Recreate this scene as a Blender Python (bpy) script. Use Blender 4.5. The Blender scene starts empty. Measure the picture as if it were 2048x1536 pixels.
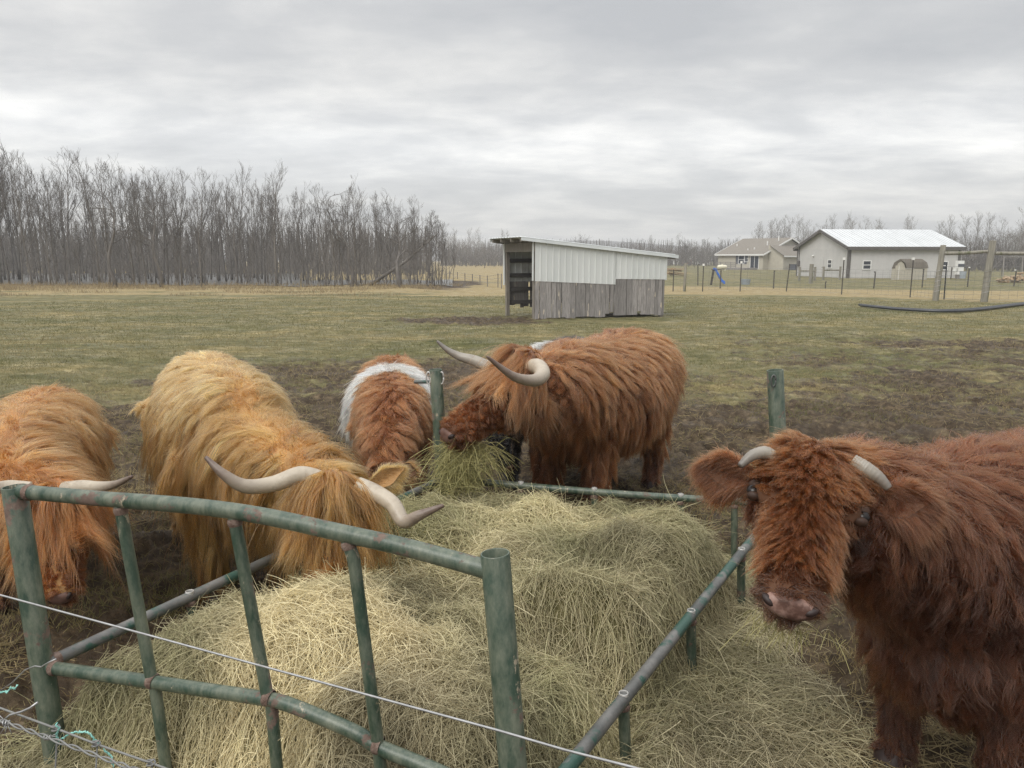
import bpy, bmesh, math, random
import numpy as np
from mathutils import Vector, Matrix, kdtree
from mathutils.bvhtree import BVHTree

R = math.radians
sc = bpy.context.scene
col = sc.collection
FULL = 1.0          # strand count factor

# ---------------------------------------------------------------- camera
CAM_H, PITCH, FPX = 1.7, R(9.57), 1500.0
cd = bpy.data.cameras.new("camera")
cam = bpy.data.objects.new("camera", cd); col.objects.link(cam)
cd.sensor_width = 36.0; cd.lens = FPX / 2048 * 36; cd.clip_start = 0.05; cd.clip_end = 8000
cam.location = (0, 0, CAM_H); cam.rotation_euler = (math.pi / 2 - PITCH, 0, 0)
sc.camera = cam
sc.render.resolution_x, sc.render.resolution_y = 1024, 768

# ---------------------------------------------------------------- light
SUN_EL, SUN_AZ = R(48), R(-25)
w = bpy.data.worlds.new("World"); sc.world = w; w.use_nodes = True
def world():
    nt = w.node_tree; N = nt.nodes; L = nt.links; N.clear()
    out = N.new("ShaderNodeOutputWorld"); bg = N.new("ShaderNodeBackground")
    tc = N.new("ShaderNodeTexCoord"); sep = N.new("ShaderNodeSeparateXYZ"); L.new(tc.outputs["Generated"], sep.inputs[0])
    def m(op, a, b=None, c=None, clamp=False):
        n = N.new("ShaderNodeMath"); n.operation = op; n.use_clamp = clamp
        for i, x in enumerate((a, b, c)):
            if x is None: continue
            if isinstance(x, (int, float)): n.inputs[i].default_value = x
            else: L.new(x, n.inputs[i])
        return n.outputs[0]
    z = m("MAXIMUM", sep.outputs[2], 0.0)
    d = m("ADD", z, 0.16)
    X = m("DIVIDE", sep.outputs[0], d); Y = m("DIVIDE", sep.outputs[1], d)
    cmb = N.new("ShaderNodeCombineXYZ"); L.new(X, cmb.inputs[0]); L.new(Y, cmb.inputs[1])
    def noise(scale, detail, rough, dist, off, sx=1.0, sy=1.0):
        mp = N.new("ShaderNodeMapping"); mp.inputs["Location"].default_value = off
        mp.inputs["Scale"].default_value = (sx, sy, 1)
        L.new(cmb.outputs[0], mp.inputs[0])
        n = N.new("ShaderNodeTexNoise"); n.inputs["Scale"].default_value = scale; n.inputs["Detail"].default_value = detail
        n.inputs["Roughness"].default_value = rough; n.inputs["Distortion"].default_value = dist
        L.new(mp.outputs[0], n.inputs["Vector"]); return n.outputs["Fac"]
    big = noise(0.42, 3, 0.5, 0.2, (4.6, 7.7, 0), 0.8, 1.0)
    mid = noise(1.7, 6, 0.56, 0.25, (1.3, 2.2, 4), 0.8, 1.1)
    fine = noise(4.5, 7, 0.6, 0.2, (5.3, 1.2, 9), 0.85, 1.15)
    mix = m("ADD", m("ADD", m("MULTIPLY", big, 0.46), m("MULTIPLY", mid, 0.38)), m("MULTIPLY", fine, 0.17))
    ramp = N.new("ShaderNodeValToRGB"); e = ramp.color_ramp.elements
    e[0].position = 0.40; e[0].color = (0.49, 0.498, 0.51, 1)
    e[1].position = 0.64; e[1].color = (0.80, 0.788, 0.76, 1)
    k = ramp.color_ramp.elements.new(0.50); k.color = (0.575, 0.578, 0.58, 1)
    L.new(mix, ramp.inputs[0])
    sky = N.new("ShaderNodeTexSky"); sky.sky_type = 'NISHITA'; sky.sun_disc = False
    sky.sun_elevation = SUN_EL; sky.sun_rotation = SUN_AZ
    sk = N.new("ShaderNodeMix"); sk.data_type = 'RGBA'; sk.blend_type = 'MULTIPLY'; sk.inputs[0].default_value = 1.0
    L.new(sky.outputs[0], sk.inputs[6]); sk.inputs[7].default_value = (0.08, 0.08, 0.08, 1)
    mx = N.new("ShaderNodeMix"); mx.data_type = 'RGBA'; mx.inputs[0].default_value = 0.93
    L.new(sk.outputs[2], mx.inputs[6]); L.new(ramp.outputs[0], mx.inputs[7])
    # an overcast sky is brighter overhead than at the horizon
    up = m("MULTIPLY", m("SUBTRACT", z, 0.36, clamp=True), 2.9)
    # a brighter billowy band low in the sky
    zz = m("MULTIPLY", m("SUBTRACT", z, 0.135), 19.0); band = m("MULTIPLY", m("POWER", 2.718, m("MULTIPLY", m("MULTIPLY", zz, zz), -1.0)), m("MULTIPLY", mid, 0.40))
    st = m("ADD", m("ADD", 0.82, band), up)
    L.new(mx.outputs[2], bg.inputs[0]); L.new(st, bg.inputs[1]); L.new(bg.outputs[0], out.inputs[0])
world()
sd = bpy.data.lights.new("sun", 'SUN'); sd.energy = 1.3; sd.angle = R(35); sd.color = (1.0, 0.965, 0.91)
sun = bpy.data.objects.new("sun", sd); col.objects.link(sun)
# shadows fall softly away from a bright patch of cloud, high and behind the camera's left
sun.rotation_euler = (R(90) - SUN_EL, 0, R(-35))
vs = sc.view_settings
vs.view_transform = 'Standard'; vs.look = 'None'; vs.exposure = 0.5; vs.gamma = 1.0; vs.use_curve_mapping = False
sc.cycles.max_bounces = 6; sc.cycles.diffuse_bounces = 3; sc.cycles.glossy_bounces = 3
sc.cycles.transmission_bounces = 4; sc.cycles.transparent_max_bounces = 8
sc.cycles.use_denoising = True; sc.cycles.denoising_prefilter = 'NONE'
sc.cycles.use_adaptive_sampling = True; sc.cycles.adaptive_threshold = 0.006
sc.cycles_curves.shape = 'RIBBONS'; sc.cycles_curves.subdivisions = 2

# ---------------------------------------------------------------- helpers
CP, SP = math.cos(PITCH), math.sin(PITCH)
def ray(u, v):
    r, up = (u - 1024) / FPX, -(v - 768) / FPX
    return Vector((r, CP + up * SP, -SP + up * CP))
def at(u, v, Y):
    d = ray(u, v); t = Y / d.y
    return Vector((d.x * t, Y, CAM_H + d.z * t))
def atg(u, v, z=0.0):
    d = ray(u, v); t = (z - CAM_H) / d.z
    return Vector((d.x * t, d.y * t, z))
def atp(u, v, A, B):
    d = ray(u, v); n = Vector((B[1] - A[1], A[0] - B[0], 0))
    t = n.dot(Vector((A[0], A[1], 0))) / n.dot(d)
    return Vector((d.x * t, d.y * t, CAM_H + d.z * t))

def tag(o, label=None, cat=None, group=None, kind=None):
    if label: o["label"] = label
    if cat: o["category"] = cat
    if group: o["group"] = group
    if kind: o["kind"] = kind
    return o
def empty(name, loc=(0, 0, 0), rz=0.0, label=None, cat=None, group=None):
    o = bpy.data.objects.new(name, None); col.objects.link(o)
    o.empty_display_size = 0.1
    o.location = loc; o.rotation_euler = (0, 0, rz)
    return tag(o, label, cat, group)
def copy_tree(o, parent=None):
    c = o.copy(); col.objects.link(c); c.parent = parent
    for ch in list(o.children): copy_tree(ch, c)
    return c

class MB:
    def __init__(s): s.v = []; s.f = []
    def add(s, vs, fs):
        b = len(s.v); s.v.extend(tuple(x) for x in vs); s.f.extend(tuple(i + b for i in f) for f in fs); return s
    def box(s, x0, x1, y0, y1, z0, z1):
        return s.add([(x0,y0,z0),(x1,y0,z0),(x1,y1,z0),(x0,y1,z0),(x0,y0,z1),(x1,y0,z1),(x1,y1,z1),(x0,y1,z1)],
              [(0,3,2,1),(4,5,6,7),(0,1,5,4),(1,2,6,5),(2,3,7,6),(3,0,4,7)])
    def hexa(s, p):
        return s.add(p, [(0,3,2,1),(4,5,6,7),(0,1,5,4),(1,2,6,5),(2,3,7,6),(3,0,4,7)])
    def beam(s, a, b, wd, ht):
        a = Vector(a); b = Vector(b); d = (b - a).normalized()
        up = Vector((0,0,1)) if abs(d.z) < .95 else Vector((0,1,0))
        x = d.cross(up).normalized(); y = x.cross(d)
        q = [x*sx*wd/2 + y*sy*ht/2 for sx, sy in ((-1,-1),(1,-1),(1,1),(-1,1))]
        return s.add([a+k for k in q]+[b+k for k in q], [(3,2,1,0),(4,5,6,7),(0,1,5,4),(1,2,6,5),(2,3,7,6),(3,0,4,7)])
    def tube(s, pts, rad, n=10, cap=True, sy=1.0, up=(0,0,1)):
        pts = [Vector(p) for p in pts]; K = len(pts)
        if isinstance(rad, (int, float)): rad = [rad]*K
        vs = []; x = None
        for i, p in enumerate(pts):
            d = (pts[min(i+1,K-1)] - pts[max(i-1,0)]).normalized()
            if x is None:
                u = Vector(up) if abs(d.dot(Vector(up))) < .95 else Vector((1,0,0))
                x = d.cross(u).normalized()
            else:
                x = (x - d*x.dot(d)).normalized()
            y = d.cross(x)
            for k in range(n):
                a = 2*math.pi*k/n
                vs.append(p + x*(math.cos(a)*rad[i]) + y*(math.sin(a)*rad[i]*sy))
        fs = [(i*n+k, i*n+(k+1)%n, (i+1)*n+(k+1)%n, (i+1)*n+k) for i in range(K-1) for k in range(n)]
        if cap: fs += [tuple(range(n-1,-1,-1)), tuple((K-1)*n+k for k in range(n))]
        return s.add(vs, fs)
    def pipe(s, a, b, ro, ri, n=24, depth=.12):
        """pipe a->b, hollow at b"""
        a = Vector(a); b = Vector(b); d = (b-a).normalized()
        u = Vector((0,1,0)) if abs(d.y) < .9 else Vector((1,0,0)); x = d.cross(u).normalized(); y = d.cross(x)
        rings = [(a, ro), (b - d*.002, ro), (b, ro-.0012), (b, ri+.001), (b-d*.002, ri), (b-d*depth, ri)]
        vs = []
        for p, r in rings:
            for k in range(n):
                t = 2*math.pi*k/n; vs.append(p + x*math.cos(t)*r + y*math.sin(t)*r)
        fs = [(i*n+k, i*n+(k+1)%n, (i+1)*n+(k+1)%n, (i+1)*n+k) for i in range(len(rings)-1) for k in range(n)]
        fs += [tuple(range(n-1,-1,-1)), tuple((len(rings)-1)*n+k for k in range(n))]
        return s.add(vs, fs)
    def ell(s, c, r, M=None, nu=16, nv=10):
        vs = [(0,0,1)]; fs = []
        for j in range(1, nv):
            t = math.pi*j/nv
            for i in range(nu):
                a = 2*math.pi*i/nu; vs.append((math.sin(t)*math.cos(a), math.sin(t)*math.sin(a), math.cos(t)))
        vs.append((0,0,-1)); e = len(vs)-1
        for i in range(nu):
            fs.append((0, 1+i, 1+(i+1)%nu)); fs.append((e, 1+(nv-2)*nu+(i+1)%nu, 1+(nv-2)*nu+i))
            for j in range(nv-2):
                fs.append((1+j*nu+i, 1+(j+1)*nu+i, 1+(j+1)*nu+(i+1)%nu, 1+j*nu+(i+1)%nu))
        out = []
        for p in vs:
            q = Vector((p[0]*r[0], p[1]*r[1], p[2]*r[2])) + Vector(c)
            out.append(M @ q if M else q)
        return s.add(out, fs)
    def loft(s, st, M=None, n=20):
        """st: (x, zc, halfwidth, halfheight) elliptical sections along x"""
        vs = []; K = len(st)
        for (x, zc, hw, hh) in st:
            for k in range(n):
                a = 2*math.pi*k/n; q = Vector((x, math.cos(a)*hw, zc + math.sin(a)*hh)); vs.append(M @ q if M else q)
        fs = [(i*n+k, i*n+(k+1)%n, (i+1)*n+(k+1)%n, (i+1)*n+k) for i in range(K-1) for k in range(n)]
        fs += [tuple(range(n-1,-1,-1)), tuple((K-1)*n+k for k in range(n))]
        return s.add(vs, fs)
    def build(s, name, mat, parent=None, smooth=False, off=None, bevel=0.0):
        me = bpy.data.meshes.new(name)
        vs = s.v if off is None else [(x-off[0], y-off[1], z-off[2]) for x, y, z in s.v]
        me.from_pydata(vs, [], s.f); me.validate(); me.update()
        bm = bmesh.new(); bm.from_mesh(me); bmesh.ops.recalc_face_normals(bm, faces=bm.faces); bm.to_mesh(me); bm.free()
        if smooth: me.polygons.foreach_set("use_smooth", [True]*len(me.polygons))
        if smooth == 'angle':
            try: me.set_sharp_from_angle(angle=R(40))
            except Exception: pass
        if mat is not None: me.materials.append(mat)
        o = bpy.data.objects.new(name, me); col.objects.link(o); o.parent = parent
        if bevel:
            b = o.modifiers.new("bevel", 'BEVEL'); b.width = bevel; b.segments = 2; b.limit_method = 'ANGLE'
        return o

# ---- numpy value noise
def _h(ix, iy, iz, seed):
    n = (ix.astype(np.int64)*374761393 + iy.astype(np.int64)*668265263 + iz.astype(np.int64)*2147483647 + seed*974634599) & 0xffffffff
    n = ((n ^ (n >> 13)) * 1274126177) & 0xffffffff
    n = ((n ^ (n >> 16)) * 2246822519) & 0xffffffff
    return ((n ^ (n >> 15)) & 0xffff) / 65535.0
def vnoise(P, seed=0):
    P = np.asarray(P, dtype=np.float64); i = np.floor(P).astype(np.int64); f = P - i; f = f*f*(3-2*f)
    out = 0
    for dx in (0,1):
        for dy in (0,1):
            for dz in (0,1):
                wgt = (f[:,0] if dx else 1-f[:,0])*(f[:,1] if dy else 1-f[:,1])*(f[:,2] if dz else 1-f[:,2])
                out = out + wgt*_h(i[:,0]+dx, i[:,1]+dy, i[:,2]+dz, seed)
    return out
def fbm(P, oct=4, seed=0, gain=.5):
    a, s, t = 1.0, 0, 0
    P = np.array(P, dtype=np.float64)
    for o in range(oct):
        s = s + a*vnoise(P, seed+o*17); t += a; a *= gain; P = P*2.03 + 11.3
    return s/t
def xyz(x, y, z=None):
    return np.stack([x, y, np.zeros_like(x) if z is None else z], axis=-1)
def sstep(a, b, x):
    t = np.clip((x-a)/(b-a), 0, 1); return t*t*(3-2*t)
def nrm(v): return v/np.maximum(np.linalg.norm(v, axis=-1, keepdims=True), 1e-9)

# ---- hair-curve object from arrays
def curves(name, pts, rad, tint, mat, parent=None, off=None):
    """pts (n,K,3) rad (n,K) tint (n,3)"""
    n, K, _ = pts.shape
    c = bpy.data.hair_curves.new(name); c.add_curves([K]*n)
    if off is not None: pts = pts - np.asarray(off, dtype=np.float64)
    c.attributes["position"].data.foreach_set("vector", np.ascontiguousarray(pts, dtype=np.float32).ravel())
    r = c.attributes.get("radius") or c.attributes.new("radius", 'FLOAT', 'POINT')
    r.data.foreach_set("value", np.ascontiguousarray(rad, dtype=np.float32).ravel())
    t = c.attributes.new("tint", 'FLOAT_COLOR', 'CURVE')
    t.data.foreach_set("color", np.concatenate([np.clip(tint, 0, 1), np.ones((n,1))], 1).astype(np.float32).ravel())
    c.materials.append(mat)
    o = bpy.data.objects.new(name, c); col.objects.link(o); o.parent = parent
    return o

# ---------------------------------------------------------------- materials
def newmat(name):
    m = bpy.data.materials.new(name); m.use_nodes = True; nt = m.node_tree
    b = nt.nodes["Principled BSDF"]; return m, nt, b
def setin(n, k, v):
    if k in n.inputs: n.inputs[k].default_value = v
def noisemat(name, c1, c2, scale=8, rough=.6, detail=5, lo=.35, hi=.65, bump=0.0, bscale=None, metal=0.0, spec=.4, stretch=(1,1,1), c3=None, s3=3.0, l3=.55, h3=.62, coord="Object", bdist=.01):
    m, nt, b = newmat(name); N = nt.nodes; L = nt.links
    tc = N.new("ShaderNodeTexCoord"); mp = N.new("ShaderNodeMapping"); mp.inputs["Scale"].default_value = stretch
    L.new(tc.outputs[coord], mp.inputs[0])
    def nz(s, d=detail):
        n = N.new("ShaderNodeTexNoise"); n.inputs["Scale"].default_value = s; n.inputs["Detail"].default_value = d
        n.inputs["Roughness"].default_value = .62; L.new(mp.outputs[0], n.inputs["Vector"]); return n.outputs["Fac"]
    def rng(f, lo, hi):
        r = N.new("ShaderNodeMapRange"); r.inputs[1].default_value = lo; r.inputs[2].default_value = hi; L.new(f, r.inputs[0]); return r.outputs[0]
    def mix(f, a, bb):
        x = N.new("ShaderNodeMix"); x.data_type = 'RGBA'; L.new(f, x.inputs[0])
        for i, q in ((6, a), (7, bb)):
            if isinstance(q, tuple): x.inputs[i].default_value = (*q, 1)
            else: L.new(q, x.inputs[i])
        return x.outputs[2]
    c = mix(rng(nz(scale), lo, hi), c1, c2)
    if c3: c = mix(rng(nz(s3), l3, h3), c, c3)
    L.new(c, b.inputs["Base Color"]); setin(b, "Roughness", rough); setin(b, "Metallic", metal); setin(b, "Specular IOR Level", spec)
    if bump:
        bp = N.new("ShaderNodeBump"); bp.inputs["Strength"].default_value = bump; bp.inputs["Distance"].default_value = bdist
        L.new(nz(bscale or scale*3), bp.inputs["Height"]); L.new(bp.outputs[0], b.inputs["Normal"])
    return m
def strandmat(name, rough=.45, trans=.25, spec=.25):
    """thin plant fibres: diffuse and a little light through them"""
    m, nt, b = newmat(name); N = nt.nodes; L = nt.links
    at_ = N.new("ShaderNodeAttribute"); at_.attribute_name = "tint"
    L.new(at_.outputs["Color"], b.inputs["Base Color"]); setin(b, "Roughness", rough); setin(b, "Specular IOR Level", spec)
    tr = N.new("ShaderNodeBsdfTranslucent"); L.new(at_.outputs["Color"], tr.inputs[0])
    mx = N.new("ShaderNodeMixShader"); mx.inputs[0].default_value = trans
    L.new(b.outputs[0], mx.inputs[1]); L.new(tr.outputs[0], mx.inputs[2]); L.new(mx.outputs[0], N["Material Output"].inputs[0])
    return m
def furmat(name, rough=.38, radial=.5):
    m, nt, b = newmat(name); N = nt.nodes; L = nt.links
    h = N.new("ShaderNodeBsdfHairPrincipled"); h.model = 'CHIANG'; h.parametrization = 'COLOR'
    at_ = N.new("ShaderNodeAttribute"); at_.attribute_name = "tint"
    L.new(at_.outputs["Color"], h.inputs["Color"]); h.inputs["Roughness"].default_value = rough
    h.inputs["Radial Roughness"].default_value = radial
    setin(h, "Coat", 0.0)
    L.new(h.outputs[0], N["Material Output"].inputs[0]); return m
M = {}
M['fur'] = furmat("fur")
M['hay'] = strandmat("hay_strand", .55, .2, .25)
M['blade'] = strandmat("grass_blade", .6, .25, .15)
# ================================================================ setting: ground
def edges_mud(x, y):
    """0 grass .. 1 bare mud"""
    n = fbm(xyz(x*.35, y*.35), 4, 3) - .5
    n2 = fbm(xyz(x*1.3, y*1.3), 4, 9) - .5
    r = np.hypot(x + .2, y - 3.0)
    a = (1 - sstep(5.8, 11.5, r + n*9 + n2*3))*(.84 + .16*sstep(-.12, .06, n2))
    # trampled right-hand side
    b = sstep(1.0, 7.0, x + n*6)*(1 - sstep(12, 24, y + n*14 + n2*5))*(.6+.4*sstep(-.1,.08,n2))
    c = (1 - sstep(.5, 2.1, np.hypot((x + 0.9)*.62, (y - 20.2)*.85) + n*1.4 + n2*.9))
    e = .55*(1 - sstep(1.0, 5.5, np.abs(y - 9.5 + x*.25) + n*5))*sstep(-7, -2, x)*(1 - sstep(.0, .12, -n2))
    d = (1 - sstep(0, 1.6, np.hypot((x+6.0)*.5, (y-6.4)) + n*2))
    f = 1 - sstep(.5, 1.3, np.hypot((x + 4.2 + (y-48)*.07)/2.4, (y-49)/10.0) + n*.9)
    return np.clip(np.maximum.reduce([a, b*.8, c, e, d, f]), 0, 1)
def worley(x, y, s, seed):
    X, Y = x*s, y*s; ix, iy = np.floor(X), np.floor(Y); d = np.full(x.shape, 9.0)
    for a in (-1,0,1):
        for b in (-1,0,1):
            cx, cy = ix+a, iy+b; jx = _h(cx, cy, cx*0, seed); jy = _h(cx, cy, cx*0, seed+5)
            d = np.minimum(d, np.hypot(cx+jx-X, cy+jy-Y))
    return d
def ground_h(x, y):
    r = np.hypot(x, y); near = 1 - sstep(18, 40, r)
    m = edges_mud(x, y)
    h = (fbm(xyz(x*.25, y*.25), 3, 21) - .5)*.16*near*sstep(1, 6, r)
    cl = fbm(xyz(x*5.5, y*5.5), 4, 33, .62)
    rid = np.abs(fbm(xyz(x*3.1, y*3.1), 3, 44) - .5)*2
    c2 = fbm(xyz(x*15, y*15), 3, 37, .6)
    h = h + near*(m*((cl-.5)*.17 - rid*.05 + (c2-.5)*.065 + .02) + (1-m)*((cl-.5)*.05))
    # hoof holes pressed into the mud
    h = h - near*m*.055*(1 - sstep(.16, .40, worley(x, y, 4.2, 3)))*(fbm(xyz(x*.9, y*.9), 2, 12) > .45)
    return h
def make_ground():
    nr = 1250; rr = np.concatenate([[0.3], 0.6*np.exp(np.linspace(0, math.log(9000), nr))])
    af = np.linspace(R(90-48), R(90+48), 900); ab = np.linspace(R(90+48), R(90-48)+2*math.pi, 70)[1:-1]
    an = np.concatenate([af, ab]); na = len(an)
    rg, ag = np.meshgrid(rr, an, indexing='ij'); x = (rg*np.cos(ag)).ravel(); y = (rg*np.sin(ag)).ravel()
    z = ground_h(x, y); mud = edges_mud(x, y)
    v = np.stack([x, y, z], 1)
    i, j = np.meshgrid(np.arange(len(rr)-1), np.arange(na), indexing='ij'); j2 = (j+1) % na
    q = np.stack([i*na+j, (i+1)*na+j, (i+1)*na+j2, i*na+j2], -1).reshape(-1, 4)
    me = bpy.data.meshes.new("ground"); me.vertices.add(len(v)); me.vertices.foreach_set("co", v.astype(np.float32).ravel())
    me.loops.add(q.size); me.loops.foreach_set("vertex_index", q.astype(np.int32).ravel())
    me.polygons.add(len(q)); me.polygons.foreach_set("loop_start", (np.arange(len(q))*4).astype(np.int32))
    me.update(calc_edges=True); me.polygons.foreach_set("use_smooth", np.ones(len(q), bool))
    t = me.attributes.new("mud", 'FLOAT', 'POINT'); t.data.foreach_set("value", mud.astype(np.float32))
    # dry straw-coloured strips: along the wood edge on the left, beyond the wire fence on the right, far fields
    n = fbm(xyz(x*.12, y*.5), 4, 5) - .5
    n = n + (fbm(xyz(x*.6, y*.9), 4, 7)-.5)*.7
    dry = sstep(30, 41, y + n*16)*(x < 2)*(.55+.45*sstep(-.15,.1,n))
    fy = np.interp(x, [-1, 6.5, 10, 14, 17.5, 22, 40], [34, 33.5, 33.5, 32.5, 29, 27.5, 27])
    dryr = sstep(-.5, 2.5, y - fy + n*5)*(1 - .8*sstep(9, 14, y - fy + n*4))*sstep(5, 7, x)
    far = sstep(70, 95, y)*(x < 20)*sstep(-1.0, 2.5, x + y*.06)
    dry = np.clip(np.maximum.reduce([dry, dryr, far, .35*sstep(.02, .2, fbm(xyz(x*.25, y*.8), 4, 6)-.5)]), 0, 1)
    t = me.attributes.new("dry", 'FLOAT', 'POINT'); t.data.foreach_set("value", dry.astype(np.float32))
    m, nt, b = newmat("pasture"); N = nt.nodes; L = nt.links
    tc = N.new("ShaderNodeTexCoord")
    def nz(s, d=5, st=(1,1,1), ro=.6):
        mp = N.new("ShaderNodeMapping"); mp.inputs["Scale"].default_value = st; L.new(tc.outputs["Object"], mp.inputs[0])
        q = N.new("ShaderNodeTexNoise"); q.inputs["Scale"].default_value = s; q.inputs["Detail"].default_value = d; q.inputs["Roughness"].default_value = ro
        L.new(mp.outputs[0], q.inputs["Vector"]); return q.outputs["Fac"]
    def ramp(f, *st):
        r = N.new("ShaderNodeValToRGB"); e = r.color_ramp.elements
        e[0].position, e[0].color = st[0][0], (*st[0][1], 1); e[1].position, e[1].color = st[-1][0], (*st[-1][1], 1)
        for p, c in st[1:-1]: k = e.new(p); k.color = (*c, 1)
        L.new(f, r.inputs[0]); return r.outputs[0]
    def mix(f, a, c):
        q = N.new("ShaderNodeMix"); q.data_type = 'RGBA'; L.new(f, q.inputs[0]); L.new(a, q.inputs[6]); L.new(c, q.inputs[7]); return q.outputs[2]
    def attr(nm):
        a = N.new("ShaderNodeAttribute"); a.attribute_name = nm; return a.outputs["Fac"]
    def comb(a, f, amt):
        q = N.new("ShaderNodeMath"); q.operation = 'MULTIPLY_ADD'; L.new(f, q.inputs[0]); q.inputs[1].default_value = amt
        s_ = N.new("ShaderNodeMath"); s_.operation = 'SUBTRACT'; L.new(a, s_.inputs[0]); s_.inputs[1].default_value = amt/2; L.new(s_.outputs[0], q.inputs[2])
        r = N.new("ShaderNodeMapRange"); r.inputs[1].default_value = .35; r.inputs[2].default_value = .65; L.new(q.outputs[0], r.inputs[0]); return r.outputs[0]
    grass = ramp(nz(2.3, 8, (1,1.6,1), .68), (.28,(.056,.056,.024)), (.43,(.112,.104,.046)), (.56,(.170,.150,.074)), (.72,(.30,.262,.145)))
    green = ramp(nz(.35, 4), (.35,(.30,.27,.20)), (.65,(.0,.0,.0)))
    dryc = ramp(nz(3.0, 8, (1,2,1), .68), (.3,(.15,.115,.055)), (.5,(.27,.21,.105)), (.7,(.42,.335,.18)))
    mudc = ramp(nz(9, 8, (1,1,1), .7), (.3,(.028,.020,.013)), (.48,(.060,.043,.027)), (.6,(.115,.085,.052)), (.75,(.21,.16,.098)))
    pm = N.new("ShaderNodeMix"); pm.data_type = 'RGBA'; pm.blend_type = 'MULTIPLY'; pm.inputs[0].default_value = 1.0; L.new(grass, pm.inputs[6])
    L.new(ramp(nz(.45, 5, (.6,1.3,1), .62), (.34,(.70,.76,.60)), (.5,(1.0,1.0,1.0)), (.66,(1.42,1.30,1.18))), pm.inputs[7])
    c = mix(comb(attr("dry"), nz(1.4, 6), 1.1), pm.outputs[2], dryc)
    c = mix(comb(attr("mud"), nz(3.4, 9, (1,1,1), .72), 1.9), c, mudc)
    L.new(c, b.inputs["Base Color"]); setin(b, "Specular IOR Level", .14)
    rw = N.new("ShaderNodeMapRange"); rw.inputs[1].default_value = .35; rw.inputs[2].default_value = .62; rw.inputs[3].default_value = .45; rw.inputs[4].default_value = .9; L.new(nz(1.3, 5), rw.inputs[0]); L.new(rw.outputs[0], b.inputs["Roughness"])
    bp = N.new("ShaderNodeBump"); bp.inputs["Strength"].default_value = 1.0; bp.inputs["Distance"].default_value = .04
    L.new(nz(14, 8, (1,1,1), .7), bp.inputs["Height"]); L.new(bp.outputs[0], b.inputs["Normal"])
    me.materials.append(m)
    o = bpy.data.objects.new("ground", me); col.objects.link(o); o["kind"] = "structure"
    return o
make_ground()

def make_grass():
    rng = np.random.default_rng(5)
    n = int(210000*FULL)
    # density falls with distance so that it is even over the picture
    r = 2.6*np.exp(rng.random(n)*math.log(34/2.6)); a = R(90) + (rng.random(n)-.5)*R(82)
    x, y = r*np.cos(a), r*np.sin(a)
    clump = fbm(xyz(x*1.7, y*1.7), 3, 71)
    m = edges_mud(x, y)
    keep = rng.random(n) < (1-m)*.95 + m*sstep(.52, .66, clump)*.65 + .03
    shed = (x > .1) & (x < 4.6) & (y > 19.2) & (y < 22.9)
    keep &= ~shed
    x, y, r, m, clump = x[keep], y[keep], r[keep], m[keep], clump[keep]; n = len(x)
    z = ground_h(x, y)
    K = 4; L = (.025 + .035*rng.random(n))*(.7+clump)*(1 + .25*sstep(6, 30, r))
    az = rng.random(n)*2*np.pi; lay = .25 + .9*rng.random(n)
    d = np.stack([np.cos(az)*lay, np.sin(az)*lay, np.ones(n)], 1); d = nrm(d)
    t = np.linspace(0, 1, K)
    P = np.stack([x, y, z-.004], 1)[:,None,:] + d[:,None,:]*(L[:,None]*t)[:,:,None]
    P[:,:,2] -= (L[:,None]*(t**2)*.35*lay[:,None])
    rad = (.0011*(1+.12*r))[:,None]*(1 - .75*t)[None,:]
    g = rng.random((n,1)); dry = np.clip(fbm(xyz(x*.6, y*1.1), 4, 81)*1.9 - .55 + .55*(rng.random(n)-.5) + m*.3, 0, 1)[:,None]
    cg = np.array([.092,.098,.034])*(1-g) + np.array([.172,.168,.066])*g
    cy = np.array([.20,.16,.08])*(1-g) + np.array([.40,.32,.17])*g
    o = curves("grass", P, rad, cg*(1-dry)+cy*dry, M['blade'])
    tag(o, kind="stuff"); o["label"] = "short winter grass growing across the pasture"
make_grass()

# ---------------------------------------------------------------- marsh water
M['water'] = noisemat("marsh_water", (.035,.03,.022), (.05,.045,.035), 2, .30, bump=.5, bscale=1.5, spec=.8, bdist=.08)
def make_water():
    mb = MB(); rnd = random.Random(3)
    for (u0, v0, u1, v1, n) in ((-460, 570, 600, 546, 26), (604, 570, 905, 560, 16)):
        top, bot = [], []
        for i in range(n+1):
            u = u0+(u1-u0)*i/n; s = math.sin(math.pi*min(1, max(0, i/n)))**.35
            a = atg(u, v0 - 1 + rnd.uniform(-1.2,1.2) + 4*(1-s), .03); b = atg(u, v1 + rnd.uniform(-1,1) - 0*(1-s), .03)
            top.append(b); bot.append(a)
        vs = bot + top; k = n+1
        mb.add(vs, [(i, i+1, k+i+1, k+i) for i in range(n)])
    mb.v = [(x, y, .035) for x, y, z in mb.v]
    o = mb.build("water", M['water']); o["kind"] = "structure"
make_water()
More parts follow.
